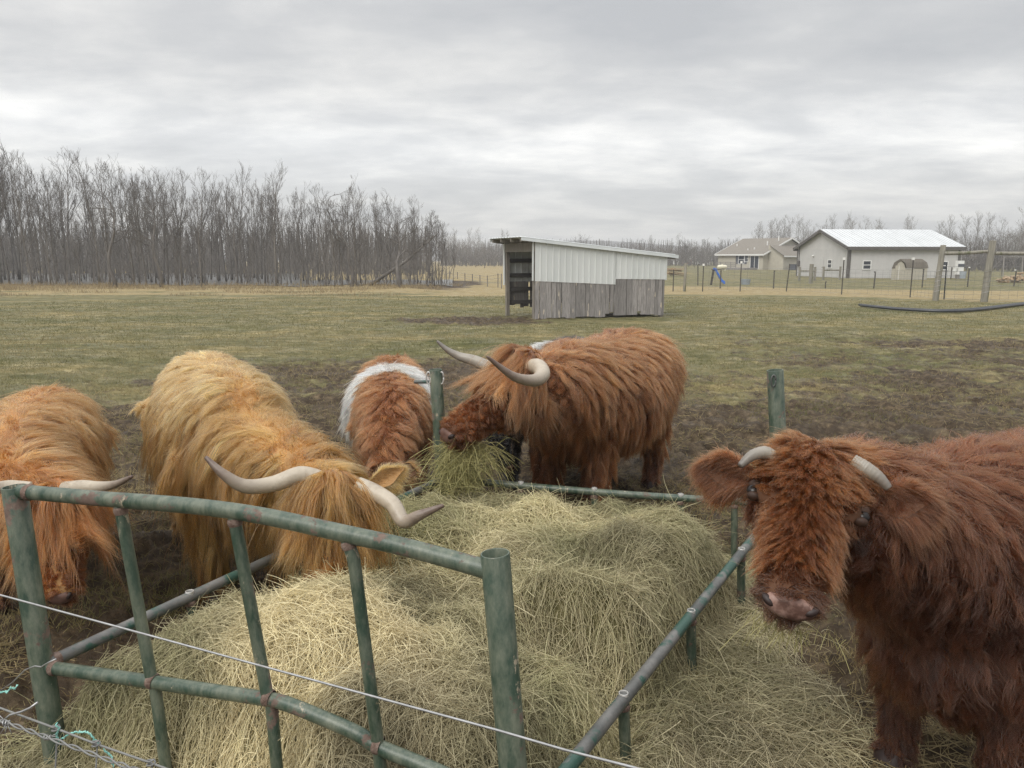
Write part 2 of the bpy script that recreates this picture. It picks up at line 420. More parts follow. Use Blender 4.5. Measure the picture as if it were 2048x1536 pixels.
# ================================================================ bare trees
M['bark'] = noisemat("bark", (.105,.094,.082), (.205,.186,.165), 6, .9, bump=.4, stretch=(1,1,.2), bdist=.03)
M['bark_dark'] = noisemat("bark_dark", (.10,.09,.082), (.16,.145,.13), 5, .9, bump=.4, stretch=(1,1,.2), bdist=.03)
M['twig'] = noisemat("twigs", (.115,.103,.092), (.17,.154,.138), 3, .9)
M['twig_pale'] = noisemat("twigs_pale", (.20,.185,.165), (.27,.25,.23), 3, .9)
def tree_mesh(seed, H, style="pole", r0=None):
    """returns (trunk MB, crown MB); pole: tall forest stem, round: open grown, gnarled: few twisted limbs"""
    rnd = random.Random(seed); tr, cr = MB(), MB()
    r0 = r0 or H*.0095
    def branch(p, d, L, r, depth, mb, up):
        n = 4 if depth < 2 else 3; pts = [p]; rad = [r]
        w = {"pole": .10, "round": .22, "gnarled": .5}[style]
        for i in range(n):
            d = (d + Vector((rnd.gauss(0,w), rnd.gauss(0,w), rnd.gauss(0,w*.6)+up))).normalized()
            p = p + d*(L/n); pts.append(p); rad.append(max(r*(1-.75*(i+1)/n), .006))
        mb.tube(pts, rad, 5 if depth == 0 else 3, cap=False)
        if depth >= 3: return
        k = {0:0, 1: rnd.randint(4,6), 2: rnd.randint(3,5)}[depth]
        if style == "gnarled" and depth == 1: k = rnd.randint(4, 6)
        for j in range(k):
            t = rnd.uniform(.25, 1.0); i = min(int(t*n), n-1); q = pts[i].lerp(pts[i+1], t*n-i) if i+1 <= n else pts[-1]
            dd = (pts[i+1]-pts[i]).normalized(); s = Vector((rnd.gauss(0,1), rnd.gauss(0,1), rnd.gauss(0,.5))).normalized()
            nd = (dd + s*rnd.uniform(.45,.9)).normalized()
            branch(q, nd, L*rnd.uniform(.38,.62), max(rad[i]*.5, .007), depth+1, cr, up)
    # trunk
    hT = {"pole": .93, "round": .55, "gnarled": .8}[style]*H
    n = 9; pts = [Vector((0,0,-.1))]; d = Vector((rnd.gauss(0,.03), rnd.gauss(0,.03), 1))
    wob = {"pole": .03, "round": .05, "gnarled": .26}[style]
    for i in range(n):
        d = (d + Vector((rnd.gauss(0,wob), rnd.gauss(0,wob), .12))).normalized(); pts.append(pts[-1] + d*hT/n)
    rad = [r0*(1.25 if i == 0 else 1)*(1-.82*(i/n)**1.1) for i in range(n+1)]
    tr.tube(pts, rad, 7)
    nb = {"pole": 17, "round": 22, "gnarled": 9}[style]; lo = {"pole": .30, "round": .25, "gnarled": .38}[style]
    for j in range(nb):
        t = lo + (1-lo)*((j+rnd.random())/nb); i = min(int(t*n), n-1); q = pts[i].lerp(pts[i+1], t*n-i)
        a = rnd.uniform(0, 2*math.pi)
        out = {"pole": rnd.uniform(.35,.75), "round": rnd.uniform(.6,1.2), "gnarled": rnd.uniform(.6,1.1)}[style]
        L = H*{"pole": rnd.uniform(.16,.30), "round": rnd.uniform(.26,.42), "gnarled": rnd.uniform(.22,.38)}[style]*(1.15-.55*(t-lo)/(1-lo))
        branch(q, Vector((math.cos(a)*out, math.sin(a)*out, 1)).normalized(), L, max(rad[i]*.55, .014), 1, cr, {"pole": .17, "round": .06, "gnarled": .04}[style])
    if style == "pole":
        for j in range(6):
            t = rnd.uniform(.08,.35); i = min(int(t*n), n-1); q = pts[i].lerp(pts[i+1], t*n-i); a = rnd.uniform(0, 2*math.pi)
            branch(q, Vector((math.cos(a), math.sin(a), .5)), H*.09, .012, 2, cr, .05)
    return tr, cr
def tree_proto(name, seed, H, style, bark, twig, label, group, r0=None):
    r = empty(name, (0,0,0), 0, label, "tree", group)
    t, c = tree_mesh(seed, H, style, r0)
    t.build("trunk", M[bark], r, True); c.build("crown", M[twig], r, True)
    return r
def wood():
    rnd = random.Random(17)
    G1, G2 = "bare trees of the flooded wood", "bare trees of the far tree line"
    l1 = "bare slender grey trunk among the flooded wood on the left"
    protos = [tree_proto("bare_tree", 100+i, rnd.uniform(7.5,9.0), "pole", 'bark' if i % 3 else 'bark_dark', 'twig', l1, G1) for i in range(12)]
    # heights follow the tree line of the photograph: (u, v of the tops)
    ut = [-200, 0, 130, 200, 320, 420, 470, 560, 640, 690, 760, 800, 850, 905]; vt = [300, 306, 312, 335, 322, 352, 342, 352, 382, 360, 385, 385, 412, 462]
    used = [False]*12; spots = []
    for k in range(186):
        f = k/186; Y = 44 + 20*rnd.random()**1.15; u = -450 + (905+450)*((k*0.61803) % 1.0) + rnd.uniform(-6,6)
        if u > 820: Y = 44 + 9*rnd.random()
        spots.append((u, Y))
    for (u, Y) in sorted(spots, key=lambda s: -s[1]):
        i = rnd.randrange(12); o = copy_tree(protos[i]) if used[i] else protos[i]; used[i] = True
        p = at(u, 515, Y); vtop = np.interp(u, ut, vt) + abs(rnd.gauss(0, 26)) + 2
        if rnd.random() < .42: vtop += rnd.uniform(25, 100)
        H = at(u, vtop, Y).z
        s = H/8.4
        o.location = (p.x, Y, 0); o.rotation_euler = (0, 0, rnd.uniform(0, 6.28)); o.scale = (s*.95, s*.95, s)
    for i in range(12):
        if not used[i]: bpy.data.objects.remove(protos[i])
    # the trees one can tell apart
    for (u, vtop, Y, seed, lab) in ((226, 308, 43.5, 7, "tall twisted bare tree with forked crooked limbs rising above the left wood"),
                                (318, 318, 44, 23, "spreading bare tree with long crooked limbs beside the forked twisted tree"),
                                (800, 338, 43.5, 31, "tall crooked bare tree with a tufted top near the wood's right end"),
                                (700, 345, 44, 43, "bare tree with two upright crooked limbs left of the tufted tree"),
                                ):
        p = at(u, 515, Y); H = at(u, vtop, Y).z
        o = tree_proto("bare_tree", seed, H*.97, "gnarled", 'bark_dark', 'bark_dark', lab, None, H*.016); o.location = (p.x, Y, 0)
    r = empty("dead_tree", atg(738, 571), 0, "dead leaning trunk propped slantwise at the right end of the wood", "tree")
    b = atg(738, 571); t = at(872, 470, b.y + .5); mid = (Vector(b)+t)/2 + Vector((.1,0,-.15))
    m = MB(); m.tube([Vector(b), Vector(b).lerp(mid,.5), mid, mid.lerp(t,.5), t], [.11,.10,.085,.07,.04], 8); m.build("trunk", M['bark'], r, True, off=b)
    m = MB(); rr = random.Random(4)
    for k in range(9):
        q = mid.lerp(t, rr.random()); m.tube([q, q+Vector((rr.uniform(-.3,.6), rr.uniform(-.3,.3), rr.uniform(.2,.7))), q+Vector((rr.uniform(-.3,1.2), rr.uniform(-.5,.5), rr.uniform(.4,1.2)))], [.035,.02,.008], 4)
    m.build("crown", M['bark'], r, True, off=b)
    # low thicket between the stems (nobody could count it)
    m = MB()
    for k in range(1500):
        Y = rnd.uniform(45, 68); u = rnd.uniform(-450, 900 if Y < 56 else 820); p = at(u, 515, Y)
        if Y < 54 and any(a_ < u < b_ for a_, b_ in ((-10,62),(150,178),(415,480),(300,330),(560,600))): continue
        h = rnd.uniform(1.2, 4.2)*(1 if u < 780 else .7); q = Vector((p.x, Y, -.05)); d = Vector((rnd.gauss(0,.13), rnd.gauss(0,.13), 1))
        m.tube([q, q+d*h*.5+Vector((rnd.gauss(0,.1),0,0)), q+d*h], [rnd.uniform(.015,.035), .015, .006], 3, cap=False)
        if k % 2:
            for _ in range(3):
                z = q + d*h*rnd.uniform(.3,.8); m.tube([z, z+Vector((rnd.gauss(0,.5), rnd.gauss(0,.3), rnd.uniform(.3,.9)))], [.012,.005], 3, cap=False)
    o = m.build("undergrowth", M['twig'], None); tag(o, "grey thicket of saplings filling the flooded wood", "undergrowth", kind="stuff")
    # farther mass of wood behind
    m = MB()
    for k in range(2400):
        Y = rnd.uniform(75, 120); u = rnd.uniform(-600, 860); p = at(u, 515, Y); h = rnd.uniform(3.0, 5.6)*Y/85
        q = Vector((p.x, Y, -.05)); d = Vector((rnd.gauss(0,.05), rnd.gauss(0,.05), 1)); m.tube([q, q+d*h*.6, q+d*h], [.10,.06,.015], 3, cap=False)
        for _ in range(4):
            z = q + d*h*rnd.uniform(.2,.8); m.tube([z, z+Vector((rnd.gauss(0,.7), rnd.gauss(0,.5), rnd.uniform(.5,1.6)))], [.03,.01], 3, cap=False)
    o = m.build("distant_wood", M['twig'], None); tag(o, "dense far wood showing as a grey band behind the flooded trees", "wood", kind="stuff")
    # far tree line: middle gap and right
    l2 = "bare pale tree in the far line behind the house and barn"
    pr = [tree_proto("far_bare_tree", 300+i, 8.4, "round" if i % 2 else "pole", 'bark', 'twig_pale', l2, G2) for i in range(8)]
    used = [False]*8
    U = [880, 930, 975, 1020, 1040, 1160, 1260, 1300, 1340, 1400, 1450, 1480, 1520, 1590, 1640, 1700, 1760, 1900, 2060, 2300]
    V = [442, 454, 456, 458, 490, 490, 482, 460, 470, 464, 470, 470, 442, 428, 436, 428, 432, 434, 418, 410]
    spots = []
    for k in range(150):
        u = 885 + 1400*((k*.61803) % 1.0)
        if 940 < u < 1460 and rnd.random() < .5: continue
        spots.append((u, rnd.uniform(125, 175) if u < 1700 else rnd.uniform(92, 130)))
    for (u, Y) in sorted(spots, key=lambda s: -s[1]):
        i = rnd.randrange(8); o = copy_tree(pr[i]) if used[i] else pr[i]; used[i] = True
        p = at(u, 515, Y); H = at(u, np.interp(u, U, V) + abs(rnd.gauss(0, 9)), Y).z; s = H/8.6
        o.location = (p.x, Y, 0); o.rotation_euler = (0, 0, rnd.uniform(0, 6.28)); o.scale = (s, s, s)
    for (u, v, Y, sd, lab) in ((1555, 440, 122, 91, "round crowned bare tree behind the house's chimney pipes"), (1372, 462, 130, 93, "bushy bare tree standing behind the white trailer home"), (1160, 452, 150, 95, "lone bare tree seen over the shelter's roof")):
        p = at(u, 515, Y); H = at(u, v, Y).z; o = tree_proto("far_bare_tree", sd, H, "round", 'bark_dark', 'twig', lab, None); o.location = (p.x, Y, 0)
    m = MB()
    for k in range(2600):
        u = rnd.uniform(880, 2330); Y = rnd.uniform(150, 200) if u < 1900 else rnd.uniform(96, 140); p = at(u, 515, Y)
        h = rnd.uniform(1.8, 4.2)*Y/120 if u < 1900 else rnd.uniform(2, 4.6); q = Vector((p.x, Y, -.05)); m.tube([q, q+Vector((rnd.gauss(0,.5), 0, h))], [.09,.03], 3, cap=False)
        for _ in range(4):
            z = q + Vector((0,0,h*rnd.uniform(.1,.7))); m.tube([z, z+Vector((rnd.gauss(0,1.2), rnd.gauss(0,.5), rnd.uniform(.4,1.6)))], [.05,.02], 3, cap=False)
    o = m.build("distant_brush", M['twig'], None); tag(o, "low grey brush along the far edge of the fields", "brush", kind="stuff")
    # low far hills
    m = MB(); xs = np.linspace(-420, 700, 70); 
    top = [(x, 420, 6.0 + 3.5*math.sin(x*.013+1) + 1.5*math.sin(x*.041)) for x in xs]
    m.add([(x, 330, -1) for x in xs] + top + [(x, 520, -1) for x in xs], [(i, i+1, 70+i+1, 70+i) for i in range(69)] + [(70+i, 70+i+1, 140+i+1, 140+i) for i in range(69)])
    o = m.build("hills", noisemat("far_woodland", (.13,.125,.12), (.17,.165,.16), .05, .95), None, True); o["kind"] = "structure"
wood()
def marsh_grass():
    rng = np.random.default_rng(15); n = int(26000*FULL); y = 33 + 14*rng.random(n)**.8; a = (rng.random(n)-.72)*1.1; x = y*a
    cl = fbm(xyz(x*.35, y*.7), 3, 91); k = (cl > .47 + .1*(y < 38)) & (x < .2*y - 12) ; x, y, cl = x[k], y[k], cl[k]; n = len(x)
    L = (.12 + .40*rng.random(n))*(cl-.25)*2.6*(.45+.55*sstep(34,42,y)); az = rng.random(n)*6.28; t = np.linspace(0,1,4); d = nrm(np.stack([np.cos(az)*.45, np.sin(az)*.45, np.ones(n)],1))
    P = np.stack([x, y, np.zeros(n)-.01],1)[:,None,:]+d[:,None,:]*(L[:,None]*t)[:,:,None]; P[:,:,2] -= L[:,None]*t**2*.25; v = rng.random((n,1))
    o = curves("marsh_grass", P, np.full((n,4), .007)*(1-.6*t), np.array([.19,.145,.085])*(1-v)+np.array([.40,.32,.19])*v, M['blade']); tag(o, "dry tan grass along the edge of the flooded wood", kind="stuff")
marsh_grass()
# ================================================================ calf shelter
def plankmat(name, c1, c2, c3):
    m, nt, b = newmat(name); N = nt.nodes; L = nt.links
    g = N.new("ShaderNodeNewGeometry"); tc = N.new("ShaderNodeTexCoord")
    r = N.new("ShaderNodeValToRGB"); e = r.color_ramp.elements; e[0].color = (*c1,1); e[1].color = (*c2,1)
    L.new(g.outputs["Random Per Island"], r.inputs[0])
    mp = N.new("ShaderNodeMapping"); mp.inputs["Scale"].default_value = (9,9,.7); L.new(tc.outputs["Object"], mp.inputs[0])
    n = N.new("ShaderNodeTexNoise"); n.inputs["Scale"].default_value = 4; n.inputs["Detail"].default_value = 8; n.inputs["Roughness"].default_value = .7
    L.new(mp.outputs[0], n.inputs["Vector"])
    mr = N.new("ShaderNodeMapRange"); mr.inputs[1].default_value = .3; mr.inputs[2].default_value = .7; mr.inputs[3].default_value = .45; mr.inputs[4].default_value = 1.35; L.new(n.outputs["Fac"], mr.inputs[0])
    x = N.new("ShaderNodeMix"); x.data_type = 'RGBA'; x.blend_type = 'MULTIPLY'; x.inputs[0].default_value = 1; L.new(r.outputs[0], x.inputs[6]); L.new(mr.outputs[0], x.inputs[7])
    # pale bare patches where the bark skin has come off
    mp2 = N.new("ShaderNodeMapping"); mp2.inputs["Scale"].default_value = (5,5,1.1); L.new(tc.outputs["Object"], mp2.inputs[0])
    n2 = N.new("ShaderNodeTexNoise"); n2.inputs["Scale"].default_value = 2.2; n2.inputs["Detail"].default_value = 3; L.new(mp2.outputs[0], n2.inputs["Vector"])
    m2 = N.new("ShaderNodeMapRange"); m2.inputs[1].default_value = .64; m2.inputs[2].default_value = .68; L.new(n2.outputs["Fac"], m2.inputs[0])
    y = N.new("ShaderNodeMix"); y.data_type = 'RGBA'; L.new(m2.outputs[0], y.inputs[0]); L.new(x.outputs[2], y.inputs[6]); y.inputs[7].default_value = (*c3,1)
    L.new(y.outputs[2], b.inputs["Base Color"]); setin(b, "Roughness", .9)
    bp = N.new("ShaderNodeBump"); bp.inputs["Strength"].default_value = .5; bp.inputs["Distance"].default_value = .01; L.new(n.outputs["Fac"], bp.inputs["Height"]); L.new(bp.outputs[0], b.inputs["Normal"])
    return m
M['plank'] = plankmat("weathered_planks", (.22,.205,.195), (.35,.325,.31), (.56,.48,.38))
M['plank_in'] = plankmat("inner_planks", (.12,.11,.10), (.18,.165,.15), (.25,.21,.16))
M['wmetal'] = noisemat("white_metal", (.60,.62,.61), (.66,.675,.665), 1.2, .45, bump=.05, stretch=(1,1,.4), c3=(.40,.43,.42), s3=2.0, l3=.62, h3=.8)
M['roofwhite'] = noisemat("roof_metal", (.60,.63,.64), (.70,.73,.74), 2, .4)
M['timber'] = noisemat("timber", (.16,.14,.12), (.26,.235,.20), 6, .85, bump=.3, stretch=(6,6,.6))
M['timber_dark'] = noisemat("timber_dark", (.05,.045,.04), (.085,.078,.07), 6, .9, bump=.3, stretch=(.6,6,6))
def planks(mb, x0, x1, ztop, zlo, y, th, rnd, wmin=.11, wmax=.24, gap=.012):
    x = x0
    while x < x1-.04:
        wd = min(rnd.uniform(wmin, wmax), x1-x); g = rnd.choice((.003,.006,gap,gap*1.6)); t = rnd.uniform(-.006,.006); lean = rnd.gauss(0,.006)
        zt = ztop(x+wd/2) if callable(ztop) else ztop; zb = zlo(rnd, x) if callable(zlo) else zlo
        a, b_ = x, x+wd-g
        mb.hexa([(a,y+t,zb),(b_,y+t,zb),(b_,y+th+t,zb),(a,y+th+t,zb),(a+lean,y+t,zt),(b_+lean,y+t,zt),(b_+lean,y+th+t,zt),(a+lean,y+th+t,zt)])
        x += wd
def ribbed(mb, x0, x1, zb, zt, y, pitch=.19, rib=.022, rw=.05):
    """ribbed sheet facing -y; zb, zt functions of x"""
    xs = []; x = x0
    while x < x1:
        xs += [(x, 0), (min(x+pitch-rw,x1), 0), (min(x+pitch-rw*.75,x1), rib), (min(x+pitch-rw*.25,x1), rib)]; x += pitch
    xs.append((x1, 0)); n = len(xs)
    f = [(a, y-r, zb(a)) for a, r in xs] + [(a, y-r, zt(a)) for a, r in xs]
    k = [(a, y-r+.004, zb(a)) for a, r in xs] + [(a, y-r+.004, zt(a)) for a, r in xs]
    b = 2*n; F = [(i, i+1, n+i+1, n+i) for i in range(n-1)] + [(b+i+1, b+i, b+n+i, b+n+i+1) for i in range(n-1)]
    F += [(n+i, n+i+1, b+n+i+1, b+n+i) for i in range(n-1)] + [(i+1, i, b+i, b+i+1) for i in range(n-1)] + [(0, n, b+n, b), (n-1, b+n-1, b+2*n-1, 2*n-1)]
    mb.add(f+k, F)
def shelter():
    rnd = random.Random(8); c = atg(1068, 641)
    r = empty("calf_shelter", c, R(23.5), "small open-ended livestock shelter of white ribbed metal over weathered grey planks", "shed")
    LX, LY = 4.25, 2.06
    zt = lambda x: 2.16 - .40*x/LX
    m = MB(); planks(m, .03, LX-.01, lambda x: (1.12 if x < 2.55 else 1.18), lambda rr, x: rr.choice((.02,.03,.05,.06)) if not 2.2 < x < 3.5 else rr.choice((.06,.12,.16)), 0, .022, rnd)
    m.build("plank_wall", M['plank'], r)
    m = MB()
    ribbed(m, .02, 2.55, lambda x: 1.07-.05*x, zt, -.006); ribbed(m, 2.551, LX, lambda x: 1.10-.02*(x-2.5), zt, -.006)
    m.build("metal_siding", M['wmetal'], r)
    # far long wall
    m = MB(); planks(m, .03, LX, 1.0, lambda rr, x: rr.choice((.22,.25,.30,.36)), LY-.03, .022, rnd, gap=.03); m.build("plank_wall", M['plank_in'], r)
    m = MB(); ribbed(m, .02, LX, lambda x: .98, zt, LY+.02); m.build("metal_siding", M['wmetal'], r)
    # closed right end
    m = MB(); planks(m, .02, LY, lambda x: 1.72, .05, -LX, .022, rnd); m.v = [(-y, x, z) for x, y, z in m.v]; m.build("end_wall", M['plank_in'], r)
    # posts
    for (x, y) in ((.05,.075),(.05,LY-.10),(2.1,.075),(2.1,LY-.10),(LX-.07,.075),(LX-.07,LY-.10)):
        m = MB(); m.box(x-.05, x+.05, y-.05, y+.05, -.1, zt(x)-.02); m.build("post", M['timber'], r)
    # girts seen inside
    for z in (.33, .72, 1.12, 1.55):
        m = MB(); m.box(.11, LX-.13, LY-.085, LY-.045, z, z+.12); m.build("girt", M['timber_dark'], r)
    m = MB(); m.box(-.02, .02, .0, LY, zt(0)-.30, zt(0)-.06); m.build("header_beam", M['timber'], r)
    m = MB(); m.box(-.045, -.022, -.012, .05, 1.08, zt(0)-.02); m.build("corner_trim", M['wmetal'], r)
    m = MB(); m.box(-.045, -.022, LY-.08, LY+.01, .9, zt(0)-.04); m.build("corner_trim", M['wmetal'], r)
    m = MB(); m.box(LX+.002, LX+.03, -.035, .05, 1.05, zt(LX)); m.build("corner_trim", M['wmetal'], r)
    # roof: ribbed sheet with fascia
    m = MB(); x0, x1 = -.42, LX+.38; z0, z1 = zt(x0)+.05, zt(x1)+.05; y = -.10; ys = []
    while y < LY+.16: ys += [(y,0),(y+.15,0),(y+.163,.02),(y+.188,.02)]; y += .2
    n = len(ys); v = [(x0, a, z0+rr) for a, rr in ys]+[(x1, a, z1+rr) for a, rr in ys]; v += [(p, q, s-.012) for p, q, s in v]; b = 2*n
    m.add(v, [(i,i+1,n+i+1,n+i) for i in range(n-1)]+[(b+i+1,b+i,b+n+i,b+n+i+1) for i in range(n-1)]+[(0,n,b+n,b),(n-1,b+n-1,b+2*n-1,2*n-1)]+[(i,b+i,b+i+1,i+1) for i in range(n-1)]+[(n+i+1,b+n+i+1,b+n+i,n+i) for i in range(n-1)])
    roof = m.build("roof", M['roofwhite'], r)
    m = MB(); m.beam((x0,-.085,z0-.055),(x1,-.085,z1-.055),.022,.085); m.beam((x0,LY+.13,z0-.055),(x1,LY+.13,z1-.055),.022,.085); m.build("fascia", M['roofwhite'], roof)
    m = MB()
    for a in (.03, .7, 1.4, LY-.05): m.beam((x0+.02,a,z0-.075),(x1-.02,a,z1-.075),.04,.10)
    m.build("rafters", M['timber'], roof)
shelter()

# ================================================================ buildings
M['barnwall'] = noisemat("barn_siding", (.51,.505,.49), (.56,.55,.535), 1.5, .55)
M['barntrim'] = noisemat("barn_trim", (.09,.082,.075), (.12,.11,.10), 3, .5)
M['barnroof'] = noisemat("barn_roof", (.50,.515,.52), (.60,.615,.62), .8, .35, stretch=(3,.3,1))
M['tan'] = noisemat("tan_siding", (.42,.39,.32), (.47,.44,.365), 3, .7)
M['shingle'] = noisemat("roof_shingles", (.16,.14,.115), (.21,.19,.16), 8, .9, bump=.3)
M['white'] = noisemat("white_paint", (.70,.70,.68), (.78,.78,.76), 3, .5)
M['glass'] = noisemat("window_glass", (.03,.035,.045), (.06,.065,.08), 2, .08, spec=.6)
M['shutter'] = noisemat("shutters", (.07,.075,.09), (.09,.095,.11), 4, .6)
M['deck'] = noisemat("deck_boards", (.20,.185,.17), (.28,.26,.24), 5, .8)
M['reddeck'] = noisemat("red_deck", (.22,.10,.08), (.30,.15,.12), 5, .8)
def window(parent, o, ux, w, h, frame='white', shut=False, door=False):
    """window on a wall: o = lower-left corner, ux = unit vector along the wall, outward normal = ux x z"""
    o = Vector(o); ux = Vector(ux); up = Vector((0,0,1)); n = ux.cross(up)
    def slab(mb, a0, a1, z0, z1, d0, d1):
        p = [o+ux*a+up*z+n*d for d in (d0,d1) for a, z in ((a0,z0),(a1,z0),(a1,z1),(a0,z1))]; mb.hexa(p)
    f = MB(); t = .07
    slab(f,-t,w+t,-t,0,.002,.05); slab(f,-t,w+t,h,h+t,.002,.05); slab(f,-t,0,0,h,.002,.048); slab(f,w,w+t,0,h,.002,.048)
    if door: slab(f, w/2-.03, w/2+.03, 0, h, .006, .04)
    else: slab(f, 0, w, h/2-.03, h/2+.03, .006, .04)
    fr = f.build("glass_door" if door else "window", M[frame], parent)
    g = MB(); slab(g, 0, w, 0, h, .002, .02); g.build("pane", M['glass'], fr)
    if shut:
        for a0 in (-t-.42, w+t+.02):
            s = MB(); slab(s, a0, a0+.4, -.05, h+.05, .002, .045); s.build("shutter", M['shutter'], fr)
def gable_house(r, LX, LY, ze, zr, wallm, roofm, trimm, oh=.35, th=.12):
    """walls 0..LX, 0..LY; ridge along x at LY/2"""
    m = MB(); v = [(0,0,-.1),(LX,0,-.1),(LX,LY,-.1),(0,LY,-.1),(0,0,ze),(LX,0,ze),(LX,LY,ze),(0,LY,ze),(0,LY/2,zr),(LX,LY/2,zr)]
    m.add(v, [(0,1,5,4),(2,3,7,6),(3,0,4,8,7),(1,2,6,9,5),(0,3,2,1)]); m.build("wall", M[wallm], r)
    s = (zr-ze)/(LY/2); m = MB()
    for sy in (0, 1):
        ya, yb = (-oh, LY/2) if sy == 0 else (LY+oh, LY/2); za, zb = ze - s*oh + .06, zr + .06
        p = [(-oh,ya,za),(LX+oh,ya,za),(LX+oh,yb,zb),(-oh,yb,zb)]; m.hexa(p+[(x,y,z+th) for x,y,z in p])
    rf = m.build("roof", M[roofm], r)
    m = MB()
    for x in (-oh-.03, LX+oh+.03):
        for ya, yb in ((-oh, LY/2),(LY+oh, LY/2)): m.beam((x,ya,ze-s*oh-.0),(x,yb,zr-.0),.05,.24)
    for y in (-oh-.03, LY+oh+.03): m.beam((-oh,y,ze-s*oh+.0),(LX+oh,y,ze-s*oh+.0),.05,.26)
    m.build("trim", M[trimm], rf)
    return rf
def barn():
    r = empty("pole_barn", (27.9, 63, 0), R(6), "large grey metal pole barn with white roof and dark trim", "barn")
    LX, LY = 9.8, 8.9
    rf = gable_house(r, LX, LY, 2.55, 4.02, 'barnwall', 'barnroof', 'barntrim', .3, .08)
    m = MB()
    for k in range(34):
        x = -.28 + k*(LX+.56)/33
        for ya, yb in ((-.3, LY/2),(LY+.3, LY/2)): m.beam((x,ya,2.55-.099+.15),(x,yb,4.02+.155),.04,.03)
    m.build("roof_ribs", M['barnroof'], rf)
    m = MB()
    for k in range(44): m.box(.1+k*.23, .13+k*.23, -.018, -.001, 0, 2.44)
    for k in range(38): m.box(-.018, -.001, .1+k*.23, .13+k*.23, 0, 2.44)
    m.build("siding_ribs", M['barnwall'], r)
    m = MB(); m.box(-.06,.16,-.06,-.02,0,2.5); m.box(-.06,-.02,-.02,.16,0,2.5); m.build("corner_trim", M['barntrim'], r)
    m = MB(); m.box(LX-.12,LX+.05,-.05,-.02,0,2.48); m.build("corner_trim", M['barntrim'], r)
    m = MB(); m.box(-.05,-.02,LY-.12,LY+.02,0,2.48); m.build("corner_trim", M['barntrim'], r)
    window(r, (1.3, -.02, .78), (1,0,0), .62, .62, 'white'); window(r, (8.15, -.02, .72), (1,0,0), .62, .62, 'white')
    window(r, (-.02, 3.2, .85), (0,-1,0), .6, .62, 'white')
    m = MB(); m.box(-.05,-.022, 4.0, 4.9, .0, 1.75); d = m.build("door", M['barnwall'], r); m = MB(); m.box(-.085,-.05,4.08,4.14,.82,.88); m.build("handle", M['barntrim'], d)
    m = MB(); m.ell((-.1,5.8,1.85),(.1,.1,.08)); m.build("wall_lamp", M['white'], r)
    m = MB(); m.box(-.14,-.03,8.3,8.6,.9,1.4); m.tube([(-.07,8.45,1.4),(-.07,8.45,3.3)],.035,6); m.build("electric_meter", M['barntrim'], r)
barn()
